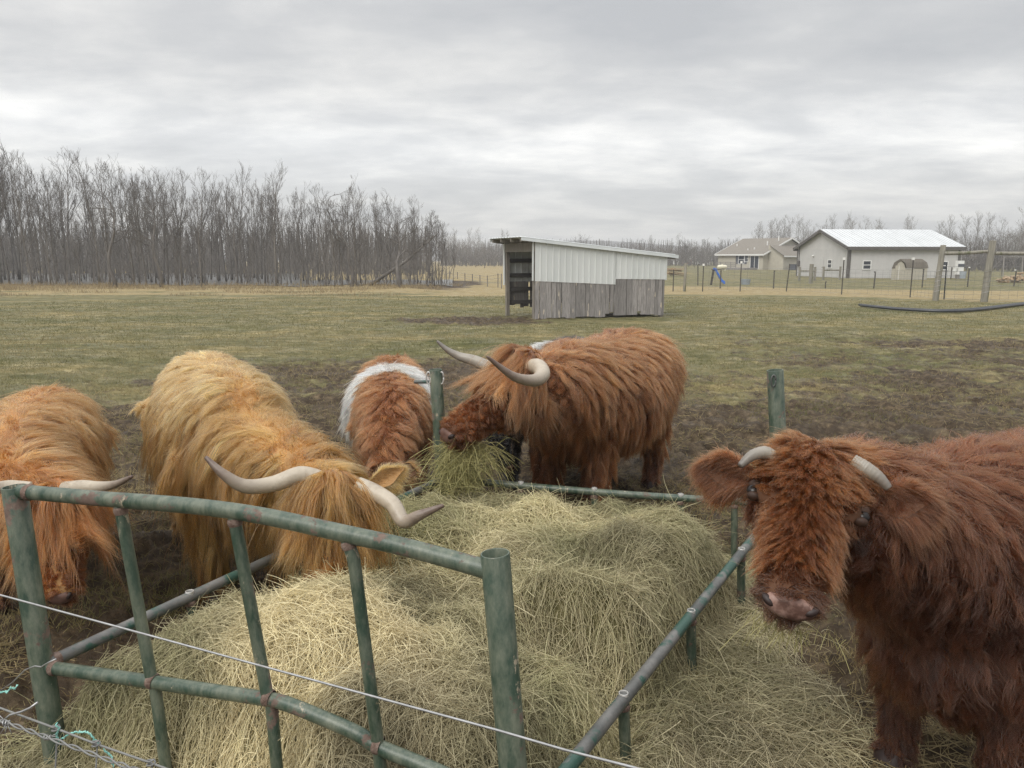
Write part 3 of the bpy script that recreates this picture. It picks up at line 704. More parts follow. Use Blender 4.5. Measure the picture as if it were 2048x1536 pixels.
def house():
    r = empty("house", (35, 106, 0), R(37.5), "tan one-storey house with brown shingle roof and attached garage", "house")
    LX, LY = 12.5, 7.6
    # ridge runs along local y: build in a turned child frame
    m = MB(); ze, zr = 2.15, 4.35
    v = [(0,0,-.1),(LX,0,-.1),(LX,LY,-.1),(0,LY,-.1),(0,0,ze),(LX,0,ze),(LX,LY,ze),(0,LY,ze),(LX/2,0,zr),(LX/2,LY,zr)]
    m.add(v, [(0,1,5,8,4),(1,2,6,5),(2,3,7,9,6),(3,0,4,7),(0,3,2,1)]); m.build("wall", M['tan'], r)
    s = (zr-ze)/(LX/2); m = MB(); oh = .35
    for xa in (-oh, LX+oh):
        p = [(xa,-oh,ze-s*oh+.06),(xa,LY+oh,ze-s*oh+.06),(LX/2,LY+oh,zr+.06),(LX/2,-oh,zr+.06)]; m.hexa(p+[(x,y,z+.12) for x,y,z in p])
    rf = m.build("roof", M['shingle'], r)
    m = MB()
    for xa in (-oh, LX+oh): m.beam((xa-.03*(1 if xa<0 else -1),-oh,ze-s*oh+.05),(xa-.03*(1 if xa<0 else -1),LY+oh,ze-s*oh+.05),.06,.2)
    for y in (-oh-.04, LY+oh+.04):
        for xa in (-oh, LX+oh): m.beam((xa,y,ze-s*oh+.08),(LX/2,y,zr+.08),.06,.2)
    m.build("trim", M['white'], rf)
    for (x, y, h) in ((3.2,1.6,.75),(1.6,2.6,.45),(1.2,3.4,.4),(5.0,1.0,.8),(3.0,6.6,.5)):
        m = MB(); z = ze+s*x; m.tube([(x,y,z),(x,y,z+h)],.08,8); m.build("vent_pipe", M['white'], rf)
    window(r, (-.01, 4.0, .85), (0,-1,0), .9, 1.1, 'white', True); window(r, (-.01, 2.95, 1.15), (0,-1,0), .5, .8, 'white')
    window(r, (-.01, 2.0, .15), (0,-1,0), 1.3, 1.75, 'white', door=True)
    # garage wing with its own roof against the gable wall
    a0, a1, d = 1.2, 13.0, -2.4
    m = MB(); m.add([(a0,d,-.1),(a1,d,-.1),(a1,0,-.1),(a0,0,-.1),(a0,d,2.0),(a1,d,2.0),(a1,0,3.5),(a0,0,3.5)], [(0,1,5,4),(1,2,6,5),(3,0,4,7),(0,3,2,1)]); m.build("garage_wall", M['tan'], r)
    m = MB(); p = [(a0-.3,d-.3,1.86),(a1+.3,d-.3,1.86),(a1+.3,-.37,3.3),(a0-.3,-.37,3.3)]; m.hexa(p+[(x,y,z+.1) for x,y,z in p]); g = m.build("garage_roof", M['shingle'], r)
    m = MB(); m.beam((a0-.3,d-.33,1.85),(a1+.3,d-.33,1.85),.06,.18); m.build("trim", M['white'], g)
    window(r, (6.2, d-.005, .75), (1,0,0), .8, 1.0, 'white', True)
    m = MB(); m.box(9.6,10.6,d-.05,d-.004,0,1.75); dr = m.build("door", M['white'], r); m = MB(); m.box(9.68,9.74,d-.1,d-.05,.8,.86); m.build("handle", M['barntrim'], dr)
    # deck
    t = MB(); t.box(-2.6,-.02,.9,6.0,.0,.28); dk = t.build("deck", M['deck'], r)
    m = MB()
    for y in np.arange(2.6, 6.01, .85): m.box(-2.6,-2.52,y-.04,y+.04,.28,1.1)
    for z in (.45,.72,1.02): m.box(-2.62,-2.54,2.6,6.0,z,z+.07)
    for y in np.arange(2.7, 6, .14): m.box(-2.59,-2.56,y,y+.03,.4,1.05)
    m.build("railing", M['deck'], dk)
    m = MB(); m.box(-3.1,-2.62,1.0,2.4,0,.14); m.box(-2.86,-2.62,1.0,2.4,.14,.22); m.build("steps", M['deck'], dk)
    m = MB(); m.box(1.9,2.7,d-1.4,d-.6,0,.75); m.box(1.86,2.74,d-1.44,d-.56,.75,.8)
    ac = m.build("air_conditioner", M['shutter'], None); ac.matrix_world = Matrix.Translation((35,106,0)) @ Matrix.Rotation(R(37.5),4,'Z'); tag(ac, "dark air conditioner box beside the tan house's garage wall", "air conditioner")
house()
def trailer():
    p = at(1350, 521, 195); r = empty("mobile_home", (p.x, 195, 0), R(14), "white mobile home with grey roof far off beyond the fields", "mobile home")
    gable_house(r, 6.2, 4.4, 2.05, 2.7, 'white', 'deck', 'white', .15, .08)
    for x in (.6, 2.1, 3.5, 4.9): window(r, (x,-.01,.95), (1,0,0), .5, .7, 'shutter')
    m = MB(); m.box(1.4,3.9,-1.6,-.05,.1,.75); m.box(1.4,3.9,-1.64,-1.56,.75,1.25); m.build("deck", M['reddeck'], r)
    # gabled addition at the right end
    m = MB(); m.add([(6.25,-1.0,-.1),(9.4,-1.0,-.1),(9.4,4,-.1),(6.25,4,-.1),(6.25,-1.0,1.75),(9.4,-1.0,1.75),(9.4,4,1.75),(6.25,4,1.75),(7.8,-1.0,2.55),(7.8,4,2.55)], [(0,1,5,8,4),(1,2,6,5),(2,3,7,9,6),(3,0,4,7)]); m.build("gable_end", M['white'], r)
    m = MB()
    for a, b in ((6.05,7.8),(9.6,7.8)):
        q = [(a,-1.2,1.68),(a,4.1,1.68),(b,4.1,2.58),(b,-1.2,2.58)]; m.hexa(q+[(x,y,z+.08) for x,y,z in q])
    m.build("roof", M['deck'], r)
trailer()
def garden_shed():
    p = at(1782, 557, 58.0); r = empty("garden_shed", (p.x, 58.0, 0), R(14), "small tan barn-roofed garden shed in front of the pole barn", "shed")
    # gambrel profile across the front, depth along local x turned to the right
    pr = [(0,0),(0,.85),(.16,1.25),(.62,1.52),(1.08,1.25),(1.24,.85),(1.24,0)]; D = 2.0
    ang = .45  # the side runs off to the right and back
    f = [(x, 0, z) for x, z in pr]; b = [(x+2.25, .25, z) for x, z in pr]
    m = MB(); n = 7; m.add(f+b, [tuple(range(n)), tuple(range(2*n-1,n-1,-1)), (0,n,n+1,1),(5,n+5,n+6,6)]); m.build("wall", M['tan'], r)
    m = MB(); q = [(x+(x-.62)*.08, -.06, z+.03) for x, z in pr[1:6]]; qb = [(x+(x-.62)*.08+2.3, .27, z+.03) for x, z in pr[1:6]]
    v = q+qb+[(x,y,z+.05) for x,y,z in q+qb]; m.add(v, [(10+i,10+i+1,15+i+1,15+i) for i in range(4)]+[(i+1,i,5+i,5+i+1) for i in range(4)]+[(i,i+1,10+i+1,10+i) for i in range(4)]+[(5+i+1,5+i,15+i,15+i+1) for i in range(4)]+[(0,10,15,5),(4,9,19,14)])
    m.build("roof", M['shingle'], r)
    m = MB(); m.box(.3,.94,-.03,-.004,.02,1.1); d = m.build("door", M['tan'], r); m = MB(); m.box(.6,.63,-.05,-.03,.02,1.1); m.build("handle", M['white'], d)
garden_shed()

# ================================================================ yard things
M['tpost'] = noisemat("post_steel", (.05,.05,.045), (.10,.085,.07), 10, .7)
M['postwood'] = noisemat("post_wood", (.18,.17,.14), (.29,.27,.225), 4, .9, bump=.5, stretch=(5,5,.5), c3=(.12,.125,.07), s3=1.3)
M['wire'] = noisemat("galvanised_wire", (.30,.30,.30), (.42,.42,.42), 30, .4, metal=.7)
M['wire_dull'] = noisemat("dull_wire", (.15,.15,.145), (.2,.2,.19), 30, .6)
M['tank'] = noisemat("tank_paint", (.62,.58,.44), (.70,.66,.52), 3, .4)
M['blue'] = noisemat("blue_plastic", (.03,.13,.55), (.05,.17,.62), 5, .35)
M['black'] = noisemat("black_plastic", (.018,.02,.024), (.035,.037,.042), 6, .38, spec=.55)
M['grey'] = noisemat("grey_plastic", (.30,.34,.38), (.36,.40,.44), 4, .5)
def yard():
    rnd = random.Random(12)
    # T-posts of the pasture fence: (u, v top, v base, white cap, what stands by it)
    tp = [(1346,539,583,0,"thin steel fence post just right of the calf shelter's corner"),(1405,531,583,1,"white capped steel fence post left of the blue slide"),
          (1480,526,583,1,"white capped steel fence post between the blue slide and the grey tub"),(1572,528,583,0,"leaning steel fence post in front of the house's garage end"),
          (1683,519,589,1,"capped steel fence post at the pole barn's near corner"),(1820,519,595,1,"capped steel fence post in front of the small garden shed"),
          (1888,529,599,0,"dark steel fence post beside the wooden brace's left post")]
    base = []
    for i, (u, vt, vb, cap, lab) in enumerate(tp):
        b = atg(u, vb); h = at(u, vt, b.y).z; r = empty("fence_post", b, 0, lab, "fence post", "steel posts of the pasture fence"); base.append(b)
        m = MB(); k = .18 if u == 1572 else (-.05 if u == 1888 else 0); tip = Vector((k*.6, 0, h))
        m.beam((0,0,-.2), tip, .05, .012); m.beam((0,.012,-.2), tip + Vector((0,.012,0)), .012, .045)
        s = m.build("shaft", M['tpost'] if u != 1888 else M['black'], r)
        if cap: m = MB(); m.box(-.045+tip.x,.045+tip.x,-.035,.045,h-.02,h+.09); m.build("cap", M['white'], r)
    # round wooden posts and brace rails
    wood_ = [(1369,526,583,.07,"short wooden post right of the calf shelter"),(1873,490,601,.112,"stout weathered wooden post of the fence brace, with wire wrapped round it"),(1970,481,604,.125,"tallest weathered wooden corner post with rails on both sides")]
    P = []
    for (u, vt, vb, rad, lab) in wood_:
        b = atg(u, vb); h = at(u, vt, b.y).z; r = empty("wooden_post", b, 0, lab, "fence post", "wooden posts of the pasture fence")
        ln = .12 if rad > .1 else .02
        m = MB(); m.tube([(-ln*.4,0,-.2),(0,0,h*.5),(ln*.55,0,h-.01),(ln*.55,0,h)], [rad*1.05,rad,rad*.93,rad*.85], 14); m.build("shaft", M['postwood'], r, 'angle'); P.append((b, h, ln))
        if rad > .1:
            m = MB()
            m.tube([(math.cos(a)*(rad*1.06)-ln*.2, math.sin(a)*(rad*1.06), .25+a/6.283*.2) for a in np.linspace(0,6.283*5.2,90)], .006, 4)
            m.build("wire_wrap", M['wire'], r)
    a, b = P[1][0]+Vector((.12,-.02,1.86)), P[2][0]+Vector((-.08,0,1.93))
    m = MB(); m.tube([a, a.lerp(b,.5)-Vector((0,0,.02)), b], [.075,.07,.065], 10)
    o = m.build("brace_rail", M['postwood'], None, 'angle'); tag(o, "round wooden rail between the two stout brace posts", "fence rail", "rails of the fence brace")
    c = at(2300, 508, 28.0); a = P[2][0]+Vector((.19,0,1.86)); m = MB(); m.tube([a, a.lerp(c,.5), c], [.07,.065,.065], 10)
    o = m.build("brace_rail", M['postwood'], None, 'angle'); tag(o, "round wooden rail running right from the tallest corner post out of view", "fence rail", "rails of the fence brace")
    e_ = atg(2310, 606); e_.x, e_.y = c.x, c.y; r = empty("wooden_post", (c.x, c.y, 0), 0, "wooden post at the brace rail's far end, out of frame at right", "fence post", "wooden posts of the pasture fence"); m = MB(); m.tube([(0,0,-.2),(0,0,1.2),(0,0,2.15)], [.12,.115,.105], 12); m.build("shaft", M['postwood'], r, 'angle')
    # woven wire along the posts
    def woven(pts, h, nz, step, name, label, rr=.0045):
        m = MB()
        for z in np.linspace(.08, h, nz):
            for i in range(len(pts)-1): m.tube([pts[i]+Vector((0,0,z)), pts[i+1]+Vector((0,0,z))], rr, 3, cap=False)
        for i in range(len(pts)-1):
            L = (pts[i+1]-pts[i]).length; n = max(2, int(L/step))
            for k in range(n):
                q = pts[i].lerp(pts[i+1], k/n); m.tube([q+Vector((0,0,.08)), q+Vector((0,0,h))], rr*.8, 3, cap=False)
        o = m.build(name, M['wire_dull'], None); tag(o, label, "wire fence")
    line = [base[0], base[1], base[2], base[3], base[4], base[5], P[1][0], base[6]]
    woven([q+Vector((0,.03,0)) for q in line], 1.15, 7, .3, "woven_wire_fence", "woven wire fence strung along the steel posts behind the pasture")
    woven([P[1][0]+Vector((.1,.2,0)), P[2][0]+Vector((0,.2,0)), atg(2320, 606)], 1.35, 8, .3, "woven_wire_fence", "woven wire fence between and right of the stout wooden posts", .0055)
    # second, farther line of thin posts
    far = [(1368+28,530,571),(1440,543,577),(1547,543,577),(1651,565,577),(1747,545,577),(1844,540,575),(1935,536,574),(2027,541,573)]
    words = ["left of the blue slide's foot","behind the blue slide","right of the grey tub","below the barn's gable window","under the barn's left front window","in front of the garden shed's right end","right of the barn's last window","near the log pile and swing frame"]
    q = []
    for (u, vt, vb), wd in zip(far, words):
        b = atg(u, vb); h = at(u, vt, b.y).z; r = empty("thin_post", b, 0, "thin dark far fence stake "+wd, "fence post", "thin stakes of the far fence")
        m = MB(); m.beam((0,0,-.2),(rnd.gauss(0,.04),0,h),.05,.05); m.build("shaft", M['tpost'], r); m = MB(); m.box(-.035,.035,-.035,.035,h,h+.06); m.build("cap", M['white'] if u > 1900 else M['tpost'], r); q.append(b)
    woven(q, .9, 4, 1.0, "far_wire_fence", "faint wire fence on thin stakes farther off before the barn", .005)
    # H-frames by the barn
    for (u0, u1, vt, vb, lab) in ((1598,1620,534,562,"low wooden post-and-rail brace left of the barn's gable window"),(1646,1669,533,560,"low wooden post-and-rail brace before the barn's gable window")):
        a = atg(u0, vb); b = atg(u1, vb-1); b.y = a.y + .4; h = at(u0, vt, a.y).z
        r = empty("fence_brace", a, 0, lab, "fence brace", "low braces by the barn"); d = b-a
        for e in (Vector((0,0,0)), d): m = MB(); m.tube([e-Vector((0,0,.1)), e+Vector((0,0,h))], .09, 8); m.build("post", M['postwood'], r)
        m = MB(); m.tube([Vector((0,0,h*.72)), d+Vector((0,0,h*.72))], .06, 6); m.build("rail", M['postwood'], r)
    b = atg(1621, 567); h = at(1621, 528, b.y).z; m = MB(); m.tube([(0,0,-.1),(0,0,h)], .13, 10); o = m.build("wooden_post", M['postwood'], None, 'angle'); o.location = b; tag(o, "thick grey wooden post standing before the barn's gable wall", "fence post", "wooden posts of the pasture fence")
    # propane tank
    p = atg(1444, 541); r = empty("propane_tank", p, R(12), "cream propane tank lying on legs in front of the house", "propane tank")
    m = MB(); m.loft([(-.68,.45,.05,.05),(-.66,.45,.14,.14),(-.58,.45,.24,.24),(-.42,.45,.29,.29),(.42,.45,.29,.29),(.58,.45,.24,.24),(.66,.45,.14,.14),(.68,.45,.05,.05)]); m.build("tank", M['tank'], r, True)
    m = MB(); m.tube([(0,0,.72),(0,0,.82)],[.14,.12],10); m.build("valve_dome", M['tank'], r, 'angle')
    for x in (-.35,.35): m = MB(); m.box(x-.05,x+.05,-.2,.2,0,.2); m.build("leg", M['tank'], r)
    # slide
    p = atg(1440, 570); r = empty("play_slide", p, R(-8), "bright blue plastic children's slide in the yard beyond the fence", "slide")
    m = MB(); pts = [(-.42,.1,.95),(-.30,.05,.92),(-.1,0,.55),(.1,-.05,.22),(.26,-.08,.12)]
    for i in range(4):
        a, b = pts[i], pts[i+1]; w_ = .2
        m.hexa([(a[0],a[1]-w_,a[2]-.03),(b[0],b[1]-w_,b[2]-.03),(b[0],b[1]+w_,b[2]-.03),(a[0],a[1]+w_,a[2]-.03),(a[0],a[1]-w_,a[2]+.02),(b[0],b[1]-w_,b[2]+.02),(b[0],b[1]+w_,b[2]+.02),(a[0],a[1]+w_,a[2]+.02)])
        for s in (-1,1):
            o_ = s*(w_+.02); m.hexa([(a[0],a[1]+o_-.02,a[2]-.06),(b[0],b[1]+o_-.02,b[2]-.06),(b[0],b[1]+o_+.02,b[2]-.06),(a[0],a[1]+o_+.02,a[2]-.06),(a[0],a[1]+o_-.02,a[2]+.12),(b[0],b[1]+o_-.02,b[2]+.12),(b[0],b[1]+o_+.02,b[2]+.12),(a[0],a[1]+o_+.02,a[2]+.12)])
    m.build("chute", M['blue'], r)
    for s in (-.2,.25): m = MB(); m.beam((-.55,s,-.02),(-.42,s+.05,.95),.07,.07); m.build("leg", M['timber_dark'], r)
    m = MB(); m.box(-.55,.02,-.2,.35,.93,.97); m.build("platform", M['timber_dark'], r)
    # tub
    p = atg(1491, 569); m = MB(); m.tube([(0,0,0),(0,0,.32),(0,0,.34),(0,0,.33),(0,0,.04)], [.26,.32,.33,.30,.24], 18); o = m.build("water_tub", M['grey'], None, 'angle'); o.location = p; tag(o, "round pale blue-grey tub on the yard grass", "tub")
    # buckets / bins by the barn's right end
    p = at(1906, 541, 60); m = MB(); m.tube([(0,0,1.0-.3),(0,0,1.28-.3),(0,0,1.3-.3)], [.17,.2,.21], 14); o = m.build("bucket", M['white'], None, 'angle'); o.location = (p.x, 60, -.1); o.rotation_euler = (0,R(12),0); tag(o, "white bucket hung on a stake right of the barn", "bucket")
    m = MB(); m.beam((0,0,-.1),(0,0,.95),.06,.06); o = m.build("thin_post", M['tpost'], None); o.location = (p.x-.05, 60.1, 0); tag(o, "thin stake holding up the white bucket", "fence post", "thin stakes of the far fence")
    p = at(1918, 545, 61); r = empty("storage_bin", (p.x, 61, .0), 0, "white upright bin with dark band beside the barn's right corner", "bin"); m = MB(); m.box(-.24,.24,-.2,.2,.35,1.45); m.build("body", M['white'], r); m = MB(); m.box(-.25,.25,-.21,-.2,.95,1.2); m.build("front_panel", M['shutter'], r); m = MB(); m.box(-.2,.2,-.15,.15,-.05,.35); m.build("stand", M['deck'], r)
    p = at(1926, 548, 59); m = MB(); m.tube([(0,0,.1),(0,0,.65)], [.2,.25], 12); o = m.build("barrel", M['grey'], None, 'angle'); o.location = (p.x, 59, 0); tag(o, "grey barrel beside the white upright bin", "barrel")
    # swing frame
    p = atg(2003, 553); Y = p.y; r = empty("swing_frame", p, 0, "pale tubular swing set frame before the far trees at right", "swing set"); h = 1.75
    for x in (.05, 1.75):
        for s in (-.5,.5): m = MB(); m.tube([(x+s*.6,s*1.2,-.05),(x,0,h)], .035, 6); m.build("leg", M['deck'], r)
    m = MB(); m.tube([(-.1,0,h),(1.9,0,h)], .035, 6); m.build("top_bar", M['deck'], r)
    # logs
    M['log'] = noisemat("cut_logs", (.26,.18,.11), (.42,.32,.21), 5, .9)
    rnd2 = random.Random(5)
    m = MB(); p = at(2030, 548, 52)
    for k in range(46):
        x = rnd2.uniform(-1.1, 2.4); z = rnd2.uniform(.05, .25+.7*max(0, 1-abs(x-1.2)/1.7)); a = rnd2.uniform(-.5,.5)+math.pi/2
        d = Vector((math.cos(a)*.25, math.sin(a)*.25, rnd2.gauss(0,.05))); c = Vector((x, rnd2.uniform(-.3,.3), z)); m.tube([c-d, c+d], rnd2.uniform(.06,.12), 8)
    o = m.build("log_pile", M['log'], None, 'angle'); o.location = (p.x, 52, 0); tag(o, "untidy pile of split logs at the right edge under the trees", "log pile")
    m = MB(); p = at(1345, 540, 70)
    for k in range(16):
        c = Vector((rnd2.uniform(-.9,.7), rnd2.uniform(-.4,.4), rnd2.uniform(.1,.75))); a = rnd2.gauss(0,.15); d = Vector((math.cos(a)*.8, math.sin(a)*.8, rnd2.gauss(0,.06))); m.beam(c-d, c+d, .2, .05)
    o = m.build("lumber_pile", M['log'], None); o.location = (p.x, 70, 0); tag(o, "pile of pale boards seen past the shelter's right end", "lumber pile")
    # long black pipe
    pts = [(1722,611),(1780,617),(1840,621),(1903,622.5),(1960,619),(2010,613),(2060,607),(2200,590)]
    Q = [atg(u, v, .05) for u, v in pts]; S = []
    for i in range(len(Q)-1):
        p0, p1, p2, p3 = Q[max(i-1,0)], Q[i], Q[i+1], Q[min(i+2,len(Q)-1)]
        for t in np.linspace(0,1,6,endpoint=(i == len(Q)-2)):
            S.append(.5*((2*p1)+(p2-p0)*t+(2*p0-5*p1+4*p2-p3)*t*t+(3*p1-p0-3*p2+p3)*t**3))
    for dy, dz, lab in ((0,0,"long curved black plastic water pipe lying on the grass, the nearer of two"),(.13,.02,"long curved black plastic water pipe lying just behind its twin")):
        m = MB(); m.tube([q+Vector((0,dy,.0+dz)) for q in S], .042, 10); o = m.build("water_pipe", M['black'], None, True); tag(o, lab, "pipe", "black pipes on the grass")
    # post line by the track in the gap left of the shelter
    fl = [(884,545,552),(900,546,555),(915,547,558),(930,549,562),(945,551,566),(960,553,570),(975,554,573),(996,550,575),(1003,550,577)]
    r = empty("track_fence", atg(945,566), 0, "low brown post and wire fence slanting beside the track left of the shelter", "wire fence"); o0 = atg(945,566); qs = []
    for (u, vt, vb) in fl:
        b = atg(u, vb); h = at(u, vt-3, b.y).z; m = MB(); m.beam((0,0,-.1),(0,0,h),.06,.06); p = m.build("post", M['timber'], r); p.location = b-o0; qs.append((b-o0, h))
    m = MB()
    for f in (.35,.65,.92):
        for i in range(len(qs)-1): m.tube([qs[i][0]+Vector((0,0,qs[i][1]*f)), qs[i+1][0]+Vector((0,0,qs[i+1][1]*f))], .01, 3, cap=False)
    m.build("wire", M['wire_dull'], r)
yard()
# ================================================================ hay feeder
def paintmat():
    m, nt, b = newmat("feeder_paint"); N = nt.nodes; L = nt.links
    tc = N.new("ShaderNodeTexCoord")
    def nz(s, d=6, ro=.6, st=(1,1,1)):
        mp = N.new("ShaderNodeMapping"); mp.inputs["Scale"].default_value = st; L.new(tc.outputs["Object"], mp.inputs[0])
        n = N.new("ShaderNodeTexNoise"); n.inputs["Scale"].default_value = s; n.inputs["Detail"].default_value = d; n.inputs["Roughness"].default_value = ro; L.new(mp.outputs[0], n.inputs["Vector"]); return n.outputs["Fac"]
    def rg(f, a, c): r = N.new("ShaderNodeMapRange"); r.inputs[1].default_value = a; r.inputs[2].default_value = c; L.new(f, r.inputs[0]); return r.outputs[0]
    def mix(f, a, c):
        q = N.new("ShaderNodeMix"); q.data_type = 'RGBA'; L.new(f, q.inputs[0])
        for i, x in ((6,a),(7,c)):
            if isinstance(x, tuple): q.inputs[i].default_value = (*x,1)
            else: L.new(x, q.inputs[i])
        return q.outputs[2]
    base = mix(rg(nz(5),.35,.65), (.021,.045,.029), (.042,.070,.050))
    dust = mix(rg(nz(22,9,.74,(1,1,.35)),.40,.64), base, (.14,.155,.115))            # chalky faded paint
    rust = mix(rg(nz(30,6,.7),.35,.65), (.085,.055,.042), (.17,.12,.095))
    f = rg(nz(5.5,10,.74),.575,.60)
    c = mix(f, dust, rust)
    pale = rg(nz(13,9,.75,(1,1,.5)),.625,.64)
    c = mix(pale, c, (.30,.26,.19))
    L.new(c, b.inputs["Base Color"])
    rr = N.new("ShaderNodeMapRange"); rr.inputs[3].default_value = .38; rr.inputs[4].default_value = .8; L.new(f, rr.inputs[0]); L.new(rr.outputs[0], b.inputs["Roughness"])
    bp = N.new("ShaderNodeBump"); bp.inputs["Strength"].default_value = .35; bp.inputs["Distance"].default_value = .002; L.new(nz(55,6,.7), bp.inputs["Height"]); L.new(bp.outputs[0], b.inputs["Normal"])
    return m
M['paint'] = paintmat()
M['worn'] = noisemat("worn_rail", (.068,.072,.068), (.165,.16,.15), 7, .42, bump=.2, bdist=.002, c3=(.035,.08,.062), s3=5, l3=.5, h3=.55)
M['weld'] = noisemat("weld_rust", (.10,.06,.045), (.22,.16,.13), 60, .8, bump=.8, bdist=.004)
M['bare'] = noisemat("bare_steel", (.45,.44,.42), (.6,.59,.57), 40, .4, metal=.5)
A1, A2 = (-1.52, 2.25), (-.04, 1.74); A3, A4 = (-.41, 4.15), (1.40, 3.86)
def feeder():
    o0 = Vector((-.1, 3.0, 0)); r = empty("hay_feeder", o0, 0, "green painted pipe hay feeder with rusty welds, full of hay", "hay feeder")
    def part(mb, name, mat, parent=None, sm='angle'): return mb.build(name, M[mat], parent or r, sm, off=o0 )
    def pp(u, v): return atp(u, v, A1, A2)
    def spl(P, n=7):
        S = []
        for i in range(len(P)-1):
            p0, p1, p2, p3 = P[max(i-1,0)], P[i], P[i+1], P[min(i+2,len(P)-1)]
            for t in np.linspace(0,1,n,endpoint=(i == len(P)-2)):
                S.append(.5*((2*p1)+(p2-p0)*t+(2*p0-5*p1+4*p2-p3)*t*t+(3*p1-p0-3*p2+p3)*t**3))
        return S
    def weld(parent, c, rad, ax=(0,0,1)):
        m = MB(); d = Vector(ax).normalized(); c = Vector(c)
        m.tube([c-d*.011, c-d*.004, c+d*.004, c+d*.011], [rad*1.0, rad*1.13, rad*1.1, rad*1.0], 18, cap=False); return m.build("weld", M['weld'], parent, True, off=o0)
    # corner posts
    def post(top, low, ro):
        d = (top-low).normalized(); t = (low.z + .02)/d.z if d.z else 0; foot = low - d*t
        m = MB(); m.pipe(foot, top, ro, ro-.005); return part(m, "corner_post", 'paint')
    t1, l1 = pp(28, 973), pp(84, 1330); t2, l2 = pp(990, 1106), pp(1028, 1560)
    P1 = post(t1, l1, .0355); P2 = post(t2, l2, .0365)
    t3 = at(871, 739, A3[1]-.02); l3 = at(885, 958, A3[1]); P3 = post(t3, l3, .036)
    t4 = at(1550, 740, A4[1]); l4 = at(1562, 1008, A4[1]); P4 = post(t4, l4, .042)
    # near panel
    top = spl([pp(u, v) for u, v in ((40,983),(130,991),(222,999),(342,1008),(444,1019),(547,1036),(683,1066),(817,1096),(964,1136),(985,1142))])
    n = len(top); m = MB(); m.tube(top, [.0225+.0015*i/n + (.005*sstep(n-10, n, i) if i > n-10 else 0) for i in range(n)], 20); TR = part(m, "top_rail", 'paint')
    low = spl([pp(u, v) for u, v in ((100,1335),(200,1349),(299,1363),(420,1381),(527,1397),(575,1408),(650,1438),(717,1468),(758,1494),(864,1538),(1026,1612))])
    m = MB(); m.tube(low, .0205, 20); LR = part(m, "lower_rail", 'paint')
    for pts in (((239,1005),(302,1352),(311,1380),(333,1545)), ((467,1027),(534,1387),(543,1410),(556,1560)), ((692,1072),(708,1120),(756,1490),(764,1560))):
        q = [pp(u, v) for u, v in pts]; d = (q[-1]-q[-2]).normalized(); q.append(q[-1]+d*((q[-1].z+.02)/-d.z))
        m = MB(); m.tube(q, .0175, 16); U = part(m, "upright", 'paint')
        weld(U, q[0]+(q[1]-q[0]).normalized()*.024, .0185, q[1]-q[0])
        weld(LR, q[1].lerp(q[2], .35) if len(pts) == 4 and pts[0][0] != 692 else q[2], .0225, low[40]-low[30])
    weld(TR, top[2], .0235, top[3]-top[1]); weld(LR, low[1], .0215, low[2]-low[0])
    # side and far rails
    def rail(a, b, rad, mat, bow=0.0, n=8):
        pts = [Vector(a).lerp(Vector(b), i/n)+Vector((0,0,bow*math.sin(math.pi*i/n))) for i in range(n+1)]; m = MB(); m.tube(pts, rad, 18); return part(m, "side_rail", mat), pts
    jl = pp(92, 1328); jr = pp(1036, 1660)
    SR, sp = rail(jl, l3, .0205, 'worn'); weld(SR, sp[0].lerp(sp[1], .12), .0215, sp[1]-sp[0])
    RR, rp = rail(jr, l4, .0215, 'worn'); FR, fp = rail(l3+Vector((.03,0,0)), l4, .0205, 'paint', -.012)
    def stub(line, u, rad, openring=True, parent=None, dx=0.02):
        # upright under a rail, its open top showing as a ring on the rail
        best = min(range(len(line)*20), key=lambda k: abs(proj(line[min(k//20, len(line)-2)].lerp(line[min(k//20, len(line)-2)+1], (k%20)/20))[0]-u))
        i = min(best//20, len(line)-2); p = line[i].lerp(line[i+1], (best%20)/20)
        m = MB(); m.tube([p+Vector((dx,.01,-p.z-.02)), p-Vector((0,0,.012))], rad, 14); s = part(m, "upright", 'paint')
        if openring:
            m = MB(); m.pipe(p+Vector((0,0,.012)), p+Vector((0,0,.0245)), .0165, .0125, 18, .011); m.v = [(p.x+(x-p.x)*1.0, p.y+(y-p.y)*1.0, z) for x,y,z in m.v]; m.build("pipe_end", M['bare'], s, 'angle', off=o0)
        weld(s, p-Vector((0,0,.024)), rad+.0015)
        return p
    for u in (383, 640): stub(sp, u, .0175)
    for u in (1247, 1381, 1483): stub(rp, u, .019)
    for u in (1040, 1190, 1361, 1470): stub(fp, u, .018)
    # hooks and bracket on the far-left post, tabs on the far-right post
    m = MB()
    for dx in (-.038, .034):
        c = t3+Vector((dx,-.012,-.045)); m.tube([c+Vector((.012*math.cos(a), -.004, .034*math.sin(a))) for a in np.linspace(0, 6.4, 16)], .0045, 6)
    m.build("hook", M['bare'], P3, True, off=o0)
    m = MB(); b = t3+Vector((-.03,0,-.07)); m.tube([b, b+Vector((-.09,0,0))], .010, 8); m.build("bracket", M['worn'], P3, 'angle', off=o0)
    m = MB(); c = t4+Vector((-.02,-.04,-.05)); m.tube([c+Vector((.012*math.cos(a), -.003, .03*math.sin(a))) for a in np.linspace(0, 6.4, 16)], .004, 6); m.build("hook", M['worn'], P4, True, off=o0)
def proj(p):
    y, z = p[1], p[2]-CAM_H; f = y*CP - z*SP; up = y*SP + z*CP
    return (1024+FPX*p[0]/f, 768-FPX*up/f)
feeder()

